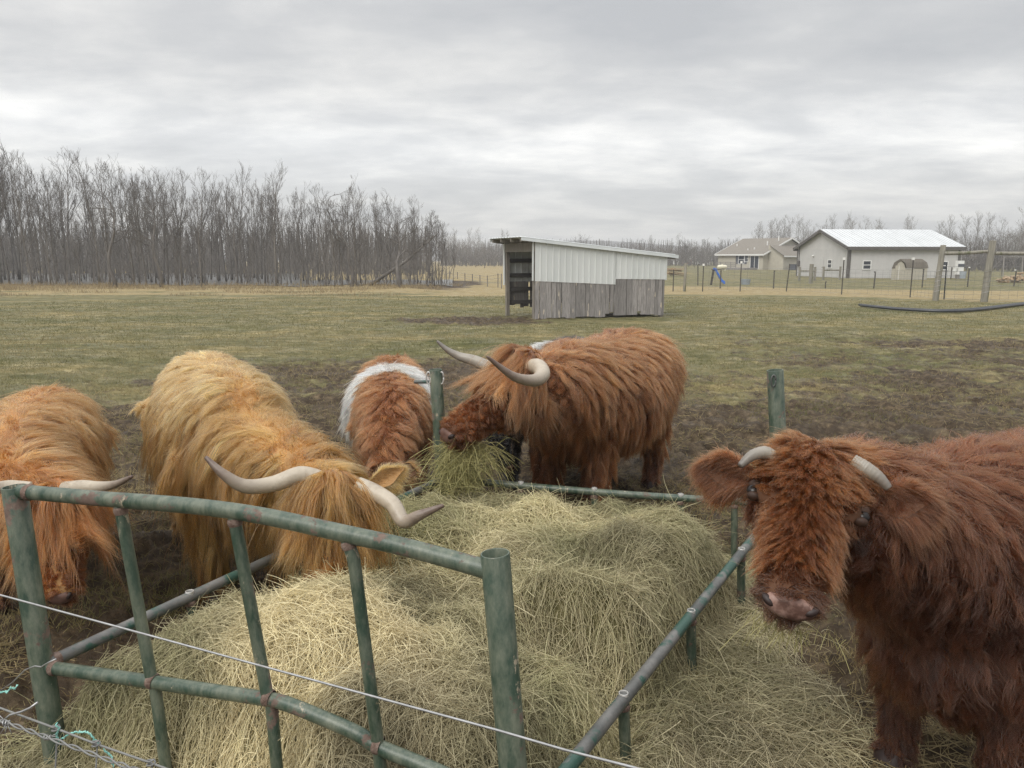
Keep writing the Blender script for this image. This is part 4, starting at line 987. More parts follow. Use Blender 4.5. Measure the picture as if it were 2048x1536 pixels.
# ================================================================ hay
POLY = np.array([A1, A2, A4, A3])
def poly_sd(x, y):
    """signed distance to the feeder outline, negative inside"""
    d = np.full(x.shape, 1e9); ins = np.ones(x.shape, bool); n = len(POLY)
    for i in range(n):
        a, b = POLY[i], POLY[(i+1)%n]; e = b-a; wx, wy = x-a[0], y-a[1]
        t = np.clip((wx*e[0]+wy*e[1])/(e@e), 0, 1); d = np.minimum(d, np.hypot(wx-e[0]*t, wy-e[1]*t)); ins &= (e[0]*wy - e[1]*wx) > 0
    return np.where(ins, -d, d)
BUMPS = [(-.62,2.42,.34,.26,.17),(-.42,2.12,.30,.24,.10),(.16,3.55,.30,.24,.06),(-.42,3.40,.30,.30,.14),(.80,3.20,.30,.26,.15),(.56,2.80,.24,.2,.08),(.52,3.55,.2,.16,.03),
         (-.12,2.72,.18,.20,-.10),(-.2,2.85,.4,.35,.07),(.25,2.62,.26,.07,.15),(.35,2.44,.3,.09,-.12),(1.25,3.66,.32,.30,-.24),(-.02,2.25,.2,.25,-.03),(.1,3.15,.2,.3,.06),(-.85,2.9,.25,.2,-.04),(.35,3.15,.25,.2,.05),(-.62,3.35,.16,.16,.08)]
def hay_h(x, y):
    sd = poly_sd(x, y)
    n = fbm(xyz(x*2.2, y*2.2), 4, 51) - .5; n2 = fbm(xyz(x*6, y*6), 4, 52) - .5
    h = .40*sstep(.12, -.20, sd + n*.25)
    for bx, by, sx, sy, a in BUMPS: h = h + a*np.exp(-((x-bx)/sx)**2 - ((y-by)/sy)**2)*sstep(.25, -.12, sd)
    # spilled hay round the feeder
    sp = np.maximum(sstep(.75, .0, np.abs(x+1.35)*.9 + np.abs(y-1.9)*.7)*.16, sstep(.70, .10, np.hypot((x-.85)*1.0, (y-2.5)*.8))*.11)
    sp = np.maximum(sp, .07*sstep(.55, .05, sd)); sp = np.maximum(sp, .15*sstep(.9,.1,np.hypot(x+.9,y-1.7)))
    ex, ey = A4[0]-A2[0], A4[1]-A2[1]; el = math.hypot(ex, ey); od = ((x-A2[0])*ey - (y-A2[1])*ex)/el; al = ((x-A2[0])*ex+(y-A2[1])*ey)/el**2
    sp = np.maximum(sp, (.17*sstep(.58, -.1, od + n*.5)*(od > -.2)*sstep(-.1, .15, al)*(1-sstep(.70, 1.0, al))))
    rg_ = np.abs(fbm(xyz(x*3.3+7, y*3.3), 3, 57) - .5)
    h = np.maximum(h, sp) + (n*.12 + n2*.11 + .03 - rg_*.30)*(h > .02)
    return h - .02
M['haycore'] = noisemat("hay_core", (.085,.075,.030), (.17,.15,.065), 14, .95, bump=.9, bdist=.02, detail=8)  # darker than the strands: shade of the gaps put into the core's colour
def hay():
    rng = np.random.default_rng(2)
    gx = np.linspace(-2.6, 2.6, 230); gy = np.linspace(1.0, 4.7, 170); X, Y = np.meshgrid(gx, gy); x, y = X.ravel(), Y.ravel()
    h = hay_h(x, y); z = np.where(h > .012, h + ground_h(x, y)*.3 - .035, -.12); nx, ny = len(gx), len(gy)
    def core(name, sel, **kw):
        m = MB(); idx = {}; F = []
        for j in range(ny-1):
            for i in range(nx-1):
                q = (j*nx+i, j*nx+i+1, (j+1)*nx+i+1, (j+1)*nx+i)
                if all(sel[k] for k in q): F.append(q)
        for f in F:
            for k in f: idx.setdefault(k, len(idx))
        ks = sorted(idx, key=idx.get); m.add([(x[k], y[k], z[k]) for k in ks], [tuple(idx[k] for k in f) for f in F])
        return m.build(name, M['haycore'], None, True)
    sd = poly_sd(x, y)
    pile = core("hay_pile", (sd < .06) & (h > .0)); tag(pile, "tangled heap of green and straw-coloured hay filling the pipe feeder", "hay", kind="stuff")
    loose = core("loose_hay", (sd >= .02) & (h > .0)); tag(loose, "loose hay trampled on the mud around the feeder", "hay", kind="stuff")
    # strands
    def strands(n, inside, seed):
        rng = np.random.default_rng(seed)
        px = rng.uniform(-2.6, 2.6, n*4); py = 1.0 + 3.7*rng.random(n*4)
        s = poly_sd(px, py); hh = hay_h(px, py); dist = np.hypot(px, py)
        k = ((s < .05) if inside else (s >= .03)) & (hh > (.0 if inside else -.012)) & (rng.random(n*4) < np.clip((2.6/dist)**1.5, 0, 1.6)*.62)
        if not inside: k &= (hh > .02) | (rng.random(n*4) < .07)
        px, py, hh = px[k][:n], py[k][:n], hh[k][:n]; n = len(px)
        K = 6; L = .06 + .20*rng.random(n)**1.5; big = rng.random(n) < .012; L[big] *= 2.0
        # combed tufts: direction follows a slow field, with scatter
        fa = fbm(xyz(px*1.6, py*1.6), 3, 61)*4*np.pi; az = fa + rng.normal(0, .85, n)
        e = .02; gxh = (hay_h(px+e, py)-hay_h(px-e, py))/(2*e); gyh = (hay_h(px, py+e)-hay_h(px, py-e))/(2*e)
        dx, dy = np.cos(az), np.sin(az); slope = np.clip(gxh*dx+gyh*dy, -1.6, 1.6)
        lift = rng.normal(.12, .36, n); lift[big] += .35
        d = nrm(np.stack([dx, dy, slope+lift], 1)); side = nrm(np.stack([-dy, dx, rng.normal(0,.4,n)], 1))
        bend = rng.normal(0, .32, n); sag = np.abs(rng.normal(.35, .35, n))
        t = np.linspace(0, 1, K)
        P = np.stack([px, py, hh + ground_h(px,py)*.3 - .03 + .05*rng.random(n)**1.5], 1)[:,None,:] + d[:,None,:]*(L[:,None]*(t-.5))[:,:,None]
        P += side[:,None,:]*((L*bend)[:,None]*(t-.5)**2)[:,:,None]*1.6; P[:,:,2] -= (L*sag)[:,None]*(t-.5)**2*1.3
        P += rng.normal(0, .0016, P.shape)
        r = (.0005 + .0008*rng.random(n)**2)[:,None]*np.array([.8,1,1,1,.9,.55])[None,:]
        g = np.clip(fbm(xyz(px*1.5, py*1.5, hh*2), 3, 63)*1.9-.45 + rng.normal(0,.2,n), 0, 1)
        # the near left mound is bleached straw, the rest greener
        bleach = np.clip(np.exp(-((px+.62)/.42)**2-((py-2.3)/.36)**2)*1.3 + .9*np.exp(-((px+.35)/.4)**2-((py-1.95)/.3)**2) - .12, 0, 1)
        g = np.clip(g*(1-bleach)+ .05*bleach, 0, 1)[:,None]; v = rng.random((n,1))
        straw = np.array([.33,.27,.155])*(1-v)+np.array([.76,.68,.45])*v; green = np.array([.17,.163,.08])*(1-v)+np.array([.47,.45,.245])*v
        br = (fbm(xyz(px*2.6, py*2.6), 3, 68)-.5)[:,None]
        c = (straw*(1-g)+green*g)*np.clip(1+br*1.6, .5, 1.4)
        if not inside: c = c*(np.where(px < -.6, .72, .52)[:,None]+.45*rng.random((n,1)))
        return P, r, c
    P, r, c = strands(int(140000*FULL), True, 3); o = curves("straw", P, r, c, M['hay'], pile); o["kind"] = "stuff"
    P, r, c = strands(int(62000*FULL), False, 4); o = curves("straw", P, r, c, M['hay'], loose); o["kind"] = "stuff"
    # scattered stems over the mud
    n = int(26000*FULL); rr = 2.3*np.exp(rng.random(n)*math.log(4.2)); a = R(90)+(rng.random(n)-.5)*R(84); px, py = rr*np.cos(a), rr*np.sin(a)
    keep = fbm(xyz(px*.8, py*.8), 3, 66) > .42; px, py = px[keep], py[keep]; n = len(px); az = rng.random(n)*6.28; L = .04+.10*rng.random(n); t = np.linspace(-.5,.5,4)
    P = np.stack([px, py, ground_h(px, py)+.012], 1)[:,None,:] + np.stack([np.cos(az), np.sin(az), rng.normal(0,.25,n)],1)[:,None,:]*(L[:,None]*t)[:,:,None]
    P[:,:,2] = np.maximum(P[:,:,2], ground_h(P[:,:,0].ravel(), P[:,:,1].ravel()).reshape(P.shape[:2])+.003)
    v = rng.random((n,1)); o = curves("litter", P, np.full((n,4), .0012), np.array([.12,.09,.045])*(1-v)+np.array([.36,.29,.15])*v, M['hay']); tag(o, "stray hay stems scattered over the trampled mud", kind="stuff")
hay()

# ================================================================ wires in front of the camera's fence
def front_fence():
    def yw(u, a, b): return a + (b-a)*u/1262
    o0 = Vector((-.5, 1.1, .6)); r = empty("wire_fence", o0, 0, "foreground wire fence: one taut smooth wire above barbed and woven strands", "wire fence")
    W = [at(u, v, yw(u, 1.55, .95)) for u, v in ((-250,1120),(0,1190),(299,1271),(717,1385),(993,1460),(1130,1500),(1290,1541),(1500,1600))]
    m = MB(); m.tube(W, .0021, 8, cap=False); m.build("smooth_wire", M['wire'], r, True, off=o0)
    Y = 1.28
    W2 = [at(u, v, Y-.0004*u) for u, v in ((-200,1335),(0,1416),(112,1457),(192,1488),(299,1525),(420,1570))]
    m = MB(); m.tube(W2, .0019, 8, cap=False); m.build("woven_strand", M['wire_dull'], r, True, off=o0)
    for u, v in ((112,1457),(192,1488),(302,1526)):
        p = at(u, v, Y-.0004*u-.002); m = MB(); m.tube([p+Vector((.007*math.cos(a), .005*math.sin(a), (a-6)*.0012)) for a in np.linspace(0,12.5,30)], .0016, 5)
        m.tube([p+Vector((.002,0,-.004)), p+Vector((-.012,.0,-.10)), p+Vector((-.02,0,-.25))], .0015, 5); m.build("stay_wire", M['wire_dull'], r, True, off=o0)
    B = [at(u, v, Y-.05-.0004*u) for u, v in ((-200,1350),(0,1440),(98,1476),(223,1522),(330,1560))]
    L = []
    for i in range(len(B)-1):
        for t in np.linspace(0,1,16,endpoint=False): L.append(B[i].lerp(B[i+1], t))
    for ph in (0, math.pi):
        m = MB(); m.tube([q+Vector((0, .0028*math.cos(k*.75+ph), .0028*math.sin(k*.75+ph))) for k, q in enumerate(L)], .0016, 6, cap=False); m.build("barbed_strand", M['wire_dull'], r, True, off=o0)
    rnd = random.Random(2)
    for u, v in ((96,1475),(14,1446)):
        p = at(u, v, Y-.055); m = MB()
        for k in range(4):
            a = rnd.uniform(0,6.28); d = Vector((math.cos(a), -.3, math.sin(a)))*.02; m.tube([p-d*.15, p+d], [.0016,.0006], 5)
        m.tube([p+Vector(((a-9)*.0008, .004*math.cos(a), .004*math.sin(a))) for a in np.linspace(0,18,40)], .0014, 5); m.build("barb", M['wire'], r, True, off=o0)
    tie = [at(u, v, Y+.35-.0006*u) for u, v in ((-10,1388),(25,1365),(50,1340),(70,1332),(82,1334),(95,1326),(112,1318))]
    m = MB(); m.tube(tie, .0016, 6); m.build("tie_wire", M['wire'], r, True, off=o0)
    tie = [at(u, v, Y-.03) for u, v in ((0,1447),(20,1430),(42,1424),(60,1416),(75,1405))]
    m = MB(); m.tube(tie, .0022, 6); m.build("tie_wire", M['wire'], r, True, off=o0)
    M['twine'] = noisemat("teal_twine", (.16,.42,.36), (.32,.60,.53), 40, .7)
    def twine(px, lab, Yk, seed):
        rn = random.Random(seed); P = [at(u, v, Yk) for u, v in px]; S = []
        for i in range(len(P)-1):
            for t in np.linspace(0,1,5,endpoint=(i == len(P)-2)): S.append(P[i].lerp(P[i+1], t)+Vector((rn.gauss(0,.0008),rn.gauss(0,.0012),rn.gauss(0,.0008))))
        m = MB()
        for ph in range(3): m.tube([q+Vector((rn.gauss(0,.0007), .001*math.cos(k*1.3+ph*2.1), .001*math.sin(k*1.3+ph*2.1))) for k, q in enumerate(S)], .0010, 5)
        o = m.build("twine", M['twine'], None, True); tag(o, lab, "twine", "teal baling twine on the wire")
    twine(((112,1447),(118,1458),(112,1470),(116,1481),(130,1474),(141,1467),(152,1464),(163,1464),(174,1465),(181,1469),(188,1480),(196,1489)), "teal baling twine looped over the wire by the left feeder post", Y-.05, 1)
    twine(((206,1498),(216,1506),(224,1513),(222,1522),(229,1531)), "short frayed end of teal twine hanging below the looped piece", Y-.07, 2)
    twine(((-6,1389),(6,1382),(16,1383),(22,1374),(30,1378),(34,1371)), "teal twine scrap at the photo's left edge", Y, 3)
front_fence()
# ================================================================ cattle
M['skin_dark'] = noisemat("hide", (.075,.033,.016), (.11,.05,.024), 8, .8)
M['skin_tan'] = noisemat("hide_tan", (.28,.155,.06), (.36,.21,.09), 8, .8)
M['skin_black'] = noisemat("hide_black", (.010,.009,.009), (.016,.014,.013), 8, .8)
M['nose'] = noisemat("nose_skin", (.20,.11,.085), (.31,.205,.17), 34, .40, bump=.5, bscale=150, bdist=.003, c3=(.10,.052,.04), s3=22, l3=.46, h3=.60)
M['nose_dark'] = noisemat("nose_skin_dark", (.10,.055,.045), (.17,.10,.08), 30, .45, bump=.35, bscale=160, bdist=.002)
M['nostril'] = noisemat("nostril", (.015,.008,.007), (.03,.016,.013), 20, .5)
M['eye'] = noisemat("eye", (.005,.004,.004), (.010,.007,.006), 5, .16, spec=.3)
M['lid'] = noisemat("eyelid_skin", (.030,.014,.008), (.05,.024,.013), 20, .6)
M['earskin'] = noisemat("ear_skin", (.20,.095,.05), (.28,.14,.08), 12, .7)
def hornmat(name, c1, c2, tip):
    m, nt, b = newmat(name); N = nt.nodes; L = nt.links
    tc = N.new("ShaderNodeTexCoord"); n = N.new("ShaderNodeTexNoise"); n.inputs["Scale"].default_value = 26; n.inputs["Detail"].default_value = 7; L.new(tc.outputs["Object"], n.inputs["Vector"])
    a = N.new("ShaderNodeAttribute"); a.attribute_name = "along"
    x = N.new("ShaderNodeMix"); x.data_type = 'RGBA'; L.new(n.outputs["Fac"], x.inputs[0]); x.inputs[6].default_value = (*c1,1); x.inputs[7].default_value = (*c2,1)
    s = N.new("ShaderNodeMath"); s.operation = 'MULTIPLY_ADD'; L.new(n.outputs["Fac"], s.inputs[0]); s.inputs[1].default_value = .35; L.new(a.outputs["Fac"], s.inputs[2])
    r = N.new("ShaderNodeMapRange"); r.inputs[1].default_value = .62; r.inputs[2].default_value = 1.12; L.new(s.outputs[0], r.inputs[0])
    y = N.new("ShaderNodeMix"); y.data_type = 'RGBA'; L.new(r.outputs[0], y.inputs[0]); L.new(x.outputs[2], y.inputs[6]); y.inputs[7].default_value = (*tip,1)
    L.new(y.outputs[2], b.inputs["Base Color"]); setin(b, "Roughness", .42)
    w_ = N.new("ShaderNodeTexNoise"); w_.inputs["Scale"].default_value = 70; w_.inputs["Detail"].default_value = 5; L.new(tc.outputs["Object"], w_.inputs["Vector"])
    sn = N.new("ShaderNodeMath"); sn.operation = 'MULTIPLY_ADD'; L.new(a.outputs["Fac"], sn.inputs[0]); sn.inputs[1].default_value = 120.0; L.new(w_.outputs["Fac"], sn.inputs[2])
    si = N.new("ShaderNodeMath"); si.operation = 'SINE'; L.new(sn.outputs[0], si.inputs[0])
    fade = N.new("ShaderNodeMapRange"); fade.inputs[1].default_value = 0; fade.inputs[2].default_value = .5; fade.inputs[3].default_value = .35; fade.inputs[4].default_value = 0; L.new(a.outputs["Fac"], fade.inputs[0])
    ad = N.new("ShaderNodeMath"); ad.operation = 'MULTIPLY_ADD'; L.new(si.outputs[0], ad.inputs[0]); L.new(fade.outputs[0], ad.inputs[1]); L.new(w_.outputs["Fac"], ad.inputs[2])
    bp = N.new("ShaderNodeBump"); bp.inputs["Strength"].default_value = .45; bp.inputs["Distance"].default_value = .003; L.new(ad.outputs[0], bp.inputs["Height"]); L.new(bp.outputs[0], b.inputs["Normal"])
    dt = N.new("ShaderNodeTexNoise"); dt.inputs["Scale"].default_value = 9; dt.inputs["Detail"].default_value = 8; dt.inputs["Roughness"].default_value = .75; L.new(tc.outputs["Object"], dt.inputs["Vector"])
    dr = N.new("ShaderNodeMapRange"); dr.inputs[1].default_value = .55; dr.inputs[2].default_value = .68; dr.inputs[4].default_value = .6; L.new(dt.outputs["Fac"], dr.inputs[0])
    dm = N.new("ShaderNodeMix"); dm.data_type = 'RGBA'; L.new(dr.outputs[0], dm.inputs[0]); L.new(y.outputs[2], dm.inputs[6]); dm.inputs[7].default_value = (.16,.11,.075,1); L.new(dm.outputs[2], b.inputs["Base Color"])
    return m
M['horn'] = hornmat("horn", (.30,.25,.19), (.50,.44,.35), (.10,.065,.05))
M['horn_grey'] = hornmat("horn_grey", (.18,.16,.135), (.34,.31,.26), (.13,.115,.10))

def spline(P, n=8):
    P = [Vector(p) for p in P]; S = []
    for i in range(len(P)-1):
        p0, p1, p2, p3 = P[max(i-1,0)], P[i], P[i+1], P[min(i+2,len(P)-1)]
        for t in np.linspace(0,1,n,endpoint=(i == len(P)-2)):
            S.append(.5*((2*p1)+(p2-p0)*t+(2*p0-5*p1+4*p2-p3)*t*t+(3*p1-p0-3*p2+p3)*t**3))
    return S
def frame(o, x, up):
    x = Vector(x).normalized(); z = Vector(up); z = (z - x*z.dot(x)).normalized(); y = z.cross(x)
    return Matrix(((x.x,y.x,z.x,o[0]),(x.y,y.y,z.y,o[1]),(x.z,y.z,z.z,o[2]),(0,0,0,1)))

def fused(mb, name, mat, parent, off, voxel=.017, it=8):
    me = bpy.data.meshes.new("t"); me.from_pydata(mb.v, [], mb.f); me.update()
    o = bpy.data.objects.new("t", me); col.objects.link(o)
    r = o.modifiers.new("r", 'REMESH'); r.mode = 'VOXEL'; r.voxel_size = voxel
    s = o.modifiers.new("s", 'SMOOTH'); s.factor = .5; s.iterations = it
    dg = bpy.context.evaluated_depsgraph_get(); dg.update()
    nm = bpy.data.meshes.new_from_object(o.evaluated_get(dg)); bpy.data.objects.remove(o); bpy.data.meshes.remove(me)
    nm.name = name; nm.materials.clear(); nm.materials.append(mat); nm.polygons.foreach_set("use_smooth", [True]*len(nm.polygons))
    nv = len(nm.vertices); V = np.empty(nv*3, np.float32); nm.vertices.foreach_get("co", V); V = V.reshape(-1,3).astype(np.float64)
    nm.calc_loop_triangles(); T = np.empty(len(nm.loop_triangles)*3, np.int32); nm.loop_triangles.foreach_get("vertices", T); T = T.reshape(-1,3)
    fn = np.cross(V[T[:,1]]-V[T[:,0]], V[T[:,2]]-V[T[:,0]]); VN = np.zeros_like(V)
    for k in range(3): np.add.at(VN, T[:,k], fn)
    VN = nrm(VN)
    nm.vertices.foreach_set("co", (V-np.asarray(off)).astype(np.float32).ravel()); nm.update()
    ob = bpy.data.objects.new(name, nm); col.objects.link(ob); ob.parent = parent
    return ob, V, T, VN

def scatter(V, T, VN, n, rng):
    a = np.linalg.norm(np.cross(V[T[:,1]]-V[T[:,0]], V[T[:,2]]-V[T[:,0]]), axis=1); c = np.cumsum(a)/a.sum()
    t = T[np.searchsorted(c, rng.random(n)).clip(0, len(T)-1)]; u = np.sqrt(rng.random((n,1))); v = rng.random((n,1))
    w_ = np.concatenate([1-u, u*(1-v), u*v], 1)
    P = (V[t]*w_[:,:,None]).sum(1); N_ = nrm((VN[t]*w_[:,:,None]).sum(1)); return P, N_

def fur(name, parent, off, surf, n, ng, props, K=7, rad=.0011, clump=.55, curl=.006, seed=1, mat='fur', lock=.30):
    """props(P,N) -> dict(keep, length, comb, lift, droop, tint). Guides are grown over the hide, strands follow their three nearest guides."""
    V, T, VN = surf; rng = np.random.default_rng(seed); n = int(n*FULL)
    def sample(k):
        P, N_ = scatter(V, T, VN, k, rng)
        return P, N_
    G, GN = sample(ng); pr = props(G, GN); kp = rng.random(len(G)) < pr['keep']; G, GN = G[kp], GN[kp]
    pr = {k: (v[kp] if isinstance(v, np.ndarray) else v) for k, v in pr.items()}; g = len(G)
    tree = BVHTree.FromPolygons([tuple(v) for v in V], [tuple(t) for t in T])
    comb = pr['comb'] - GN*(pr['comb']*GN).sum(1, keepdims=True); comb = nrm(comb + .001)
    comb = nrm(comb + np.cross(GN, comb)*rng.normal(0, pr.get('scatter', .25), (g,1)))
    lift = np.clip(pr['lift']*np.exp(rng.normal(0,.35,g)), 0, 1.5)[:,None]
    D = nrm(comb + GN*lift); L = pr['length']*np.exp(rng.normal(0,.16,g)); X = np.zeros((g,K,3)); X[:,0] = G
    step = L/(K-1); dr = pr['droop'] if isinstance(pr['droop'], np.ndarray) else np.full(g, pr['droop'])
    ph = rng.random(g)*6.28; wav = pr.get('wave', .0)
    wav = wav if isinstance(wav, np.ndarray) else np.full(g, wav)
    sidev = np.cross(GN, comb)
    for k in range(1, K):
        D = D + np.array([0,0,-1])*(dr*(.3+k/K))[:,None]
        Dw = nrm(D + sidev*(wav*np.sin(ph + k*1.75))[:,None])
        D = nrm(D)
        Q = X[:,k-1] + Dw*step[:,None]
        for i in range(g):
            loc, nn, _, _ = tree.find_nearest(Q[i], .2)
            if loc is None: continue
            q = Vector(Q[i]); s = (q-loc).dot(nn); m_ = .004 + .0035*k
            if s < m_: Q[i] = q + nn*(m_-s)
        D = nrm(.6*D + .4*nrm(Q - X[:,k-1])); X[:,k] = Q
    disp = X - X[:,:1]
    # strands
    P, N_ = sample(n); pr2 = props(P, N_); kp = rng.random(len(P)) < pr2['keep']; P, N_ = P[kp], N_[kp]; tint = pr2['tint'][kp]; n = len(P)
    kd = kdtree.KDTree(g)
    for i in range(g): kd.insert(G[i], i)
    kd.balance(); idx = np.zeros((n,3), np.int64); dist = np.ones((n,3))*1e-3
    for i in range(n):
        r = kd.find_n(P[i], 3)
        for j, (_, q, d) in enumerate(r): idx[i,j] = q; dist[i,j] = d
    wt = 1/(dist+.004)**4; same = ((GN[idx]*N_[:,None,:]).sum(2) > .2); wt = wt*same + 1e-6; wt /= wt.sum(1, keepdims=True)
    t = np.linspace(0, 1, K); lf = np.exp(rng.normal(0, .2, n))
    S = P[:,None,:] + (disp[idx]*wt[:,:,None,None]).sum(1)*lf[:,None,None]
    cl = (clump*(.35+.65*rng.random(n)**.5))[:,None,None]*(t**.8)[None,:,None]
    tgt = G[idx[:,0]][:,None,:] + disp[idx[:,0]]*lf[:,None,None]
    S = S*(1-cl) + tgt*cl
    a = rng.random((n,1))*6.28; e1 = nrm(np.cross(N_, np.array([.3,.2,.9]))); e2 = np.cross(N_, e1)
    f = rng.uniform(2, 5, (n,1)); A = curl*rng.random((n,1))**2*1.6
    S += e1[:,None,:]*(A*np.sin(f*t+a)*t)[:,:,None] + e2[:,None,:]*(A*np.cos(f*t*1.2+a*2)*t)[:,:,None]
    frizz = rng.random(n) < .05
    S += (rng.normal(0,1,(n,3))*(.010+.03*frizz[:,None])*pr2['length'][kp][:,None]*3)[:,None,:]*(t**1.5)[None,:,None]
    S[:,0] -= N_*.006
    r = (rad*(.7+.6*rng.random(n)))[:,None]*(1-.8*t**1.6)[None,:]
    gt = rng.normal(0, lock, g)[idx[:,0]][:,None]    # lock-to-lock colour difference
    tint = tint*np.exp(gt + rng.normal(0,.16,(n,1)))
    return curves(name, S, r, tint, M[mat], parent, off)

def undercoat(s, n, length, props, seed, rad):
    def pr(P, N_):
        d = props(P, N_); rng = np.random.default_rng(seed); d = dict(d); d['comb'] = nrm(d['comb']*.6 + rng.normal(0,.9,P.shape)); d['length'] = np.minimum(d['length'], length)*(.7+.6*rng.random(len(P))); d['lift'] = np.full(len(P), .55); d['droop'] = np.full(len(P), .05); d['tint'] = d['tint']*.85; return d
    return fur("undercoat", s.root, s.off, s.surf, n, 2600, pr, K=5, rad=rad, clump=.35, curl=.006, seed=seed)

class Cow:
    """body-local axes: x forward, y left, z up; head axes: x poll->muzzle, y left, z out of the forehead"""
    def __init__(s, name, label, loc, heading, scale, poll, muzzle, up, stations=None, tor=1.0, group="cattle at the feeder", legs=True, neck_r=1.0, neck_z=0.0, kw=1.0, mw=1.0):
        s.root = empty(name, (loc[0], loc[1], 0), 0, label, "cow", group); s.off = (loc[0], loc[1], 0)
        s.Mx = Matrix.Translation((loc[0], loc[1], 0)) @ Matrix.Rotation(R(heading), 4, 'Z') @ Matrix.Scale(scale, 4); s.sc = scale
        s.Mi = np.array(s.Mx.inverted())
        poll, muzzle = Vector(poll), Vector(muzzle); s.hl = (muzzle-poll).length; s.H = frame(poll, muzzle-poll, up) @ Matrix.Diagonal((s.hl, s.hl*kw, s.hl, 1)); s.Hi = np.array(s.H.inverted())
        m = MB()
        st = stations or [(-.815,.93,.15,.17),(-.75,.935,.265,.25),(-.5,.90,.32,.305),(-.2,.83,.355,.36),(.1,.82,.36,.37),(.4,.86,.30,.345),(.58,.88,.25,.30),(.70,.87,.17,.22),(.76,.86,.08,.12)]
        m.loft([(x, z, hw*tor, hh) for x, z, hw, hh in st], s.Mx, 28)
        # neck, from inside the shoulder to the back of the head
        a = s.Mx @ Vector((.42,0,.90+neck_z)); b = s.Mx @ Vector((.68,0,.90+neck_z)); c = s.H @ Vector((.10,0,-.20)); d = (c-b)
        m.tube([a, b, b.lerp(c,.35), b.lerp(c,.7), c], [.27*scale*neck_r, .235*scale*neck_r, .205*scale*neck_r, .175*scale*neck_r, .2*s.hl], 18)
        e = s.H @ Vector((.22,0,-.26)); f = s.Mx @ Vector((.6,0,.72+neck_z)); m.tube([f, f.lerp(e,.5), e], [.17*scale, .13*scale*neck_r, .12*s.hl], 14)
        if legs:
            for sy in (-1,1):
                m.tube([s.Mx @ Vector(p) for p in ((.42,.17*sy,.82),(.43,.18*sy,.58),(.46,.18*sy,.36),(.455,.175*sy,.30),(.45,.175*sy,.13),(.47,.175*sy,.05))], [.15*scale,.10*scale,.062*scale,.058*scale,.046*scale,.052*scale], 14)
                m.tube([s.Mx @ Vector(p) for p in ((-.55,.16*sy,.90),(-.46,.2*sy,.62),(-.60,.19*sy,.44),(-.66,.18*sy,.37),(-.63,.18*sy,.13),(-.60,.18*sy,.05))], [.21*scale,.14*scale,.08*scale,.062*scale,.048*scale,.054*scale], 14)
        # head
        m.loft([(0,-.13,.15,.12),(.12,-.15,.215,.18),(.30,-.18,.21,.205),(.45,-.19,.165,.185),(.62,-.185,.135*(1+mw)/2,.16),(.80,-.17,.13*mw,.138),(.92,-.16,.148*mw,.128),(.985,-.16,.125*mw,.105),(1.015,-.165,.07*mw,.06)], s.H, 24)
        m.ell((.05,0,-.09),(.13,.17,.13), s.H); m.ell((.33,0,-.36),(.17,.13,.10), s.H); m.ell((.86,0,-.27),(.10,.085,.05), s.H)
        for sy in (-1,1): m.ell((.33,.185*sy,-.085),(.085,.05,.06), s.H); m.ell((.26,.15*sy,-.27),(.14,.09,.13), s.H)
        s.mb = m
    def skin(s, mat, voxel=.016, it=7):
        s.body, s.V, s.T, s.VN = fused(s.mb, "body", M[mat], s.root, s.off, voxel, it); s.surf = (s.V, s.T, s.VN)
        for sx in (1,-1):
            for sy in (-1,1):
                m = MB(); x = .475 if sx > 0 else -.60; y = .175*sy
                m.tube([s.Mx @ Vector(p) for p in ((x-.01,y,.085),(x,y,.06),(x+.015,y,.0),(x+.015,y,-.012))], [.045*s.sc,.058*s.sc,.066*s.sc,.064*s.sc], 14); m.build("hoof", M['nostril'], s.root, 'angle', off=s.off)
    def loc(s, P): return P @ s.Mi[:3,:3].T + s.Mi[:3,3]
    def hd(s, P): return P @ s.Hi[:3,:3].T + s.Hi[:3,3]
    def w(s, v): return np.array((s.Mx.to_3x3() @ Vector(v)).normalized())
    def hw(s, v): return np.array((s.H.to_3x3() @ Vector(v)).normalized())
    def isheadP(s, P):
        h = s.hd(P); return (h[:,0] > -.05) & (h[:,0] < 1.2) & (np.abs(h[:,1]) < .36) & (h[:,2] > -.52) & (h[:,2] < .3)
    def nosemask(s, h): return (np.hypot(h[:,1]/.098, ((h[:,2]+.135)*.88-(h[:,0]-.968)*.47)/.064) < 1) & (h[:,0] > .88) & (h[:,2] > -.24)
    def nose(s, mat):
        m = MB(); NT = s.H @ Matrix.Translation((.968,0,-.135)) @ Matrix.Rotation(R(-28),4,'Y'); m.loft([(-.06,0,.085,.078),(.02,.0,.104,.072),(.048,.0,.094,.062),(.060,-.004,.065,.042),(.064,-.006,.03,.02)], NT, 22); o = m.build("nose", M[mat], s.root, True, off=s.off)
        for sy in (-1,1):
            n = MB(); T = NT @ Matrix.Translation((.038,.084*sy,.012)) @ Matrix.Rotation(R(42)*sy,4,'Z') @ Matrix.Rotation(R(32)*sy,4,'X'); n.ell((0,0,0),(.022,.036,.020), T, 12, 8); n.build("nostril", M['nostril'], o, True, off=s.off)
    def eyes(s, sides=(-1,1)):
        for sy in sides:
            m = MB(); m.ell((.335,.230*sy,-.090),(.042,.032,.028), s.H, 14, 10); e = m.build("eye", M['eye'], s.root, True, off=s.off)
            m = MB(); m.ell((.300,.226*sy,-.090),(.036,.034,.036), s.H, 14, 10); m.ell((.372,.224*sy,-.095),(.028,.032,.032), s.H, 14, 10); m.build("eyelids", M['lid'], e, True, off=s.off)
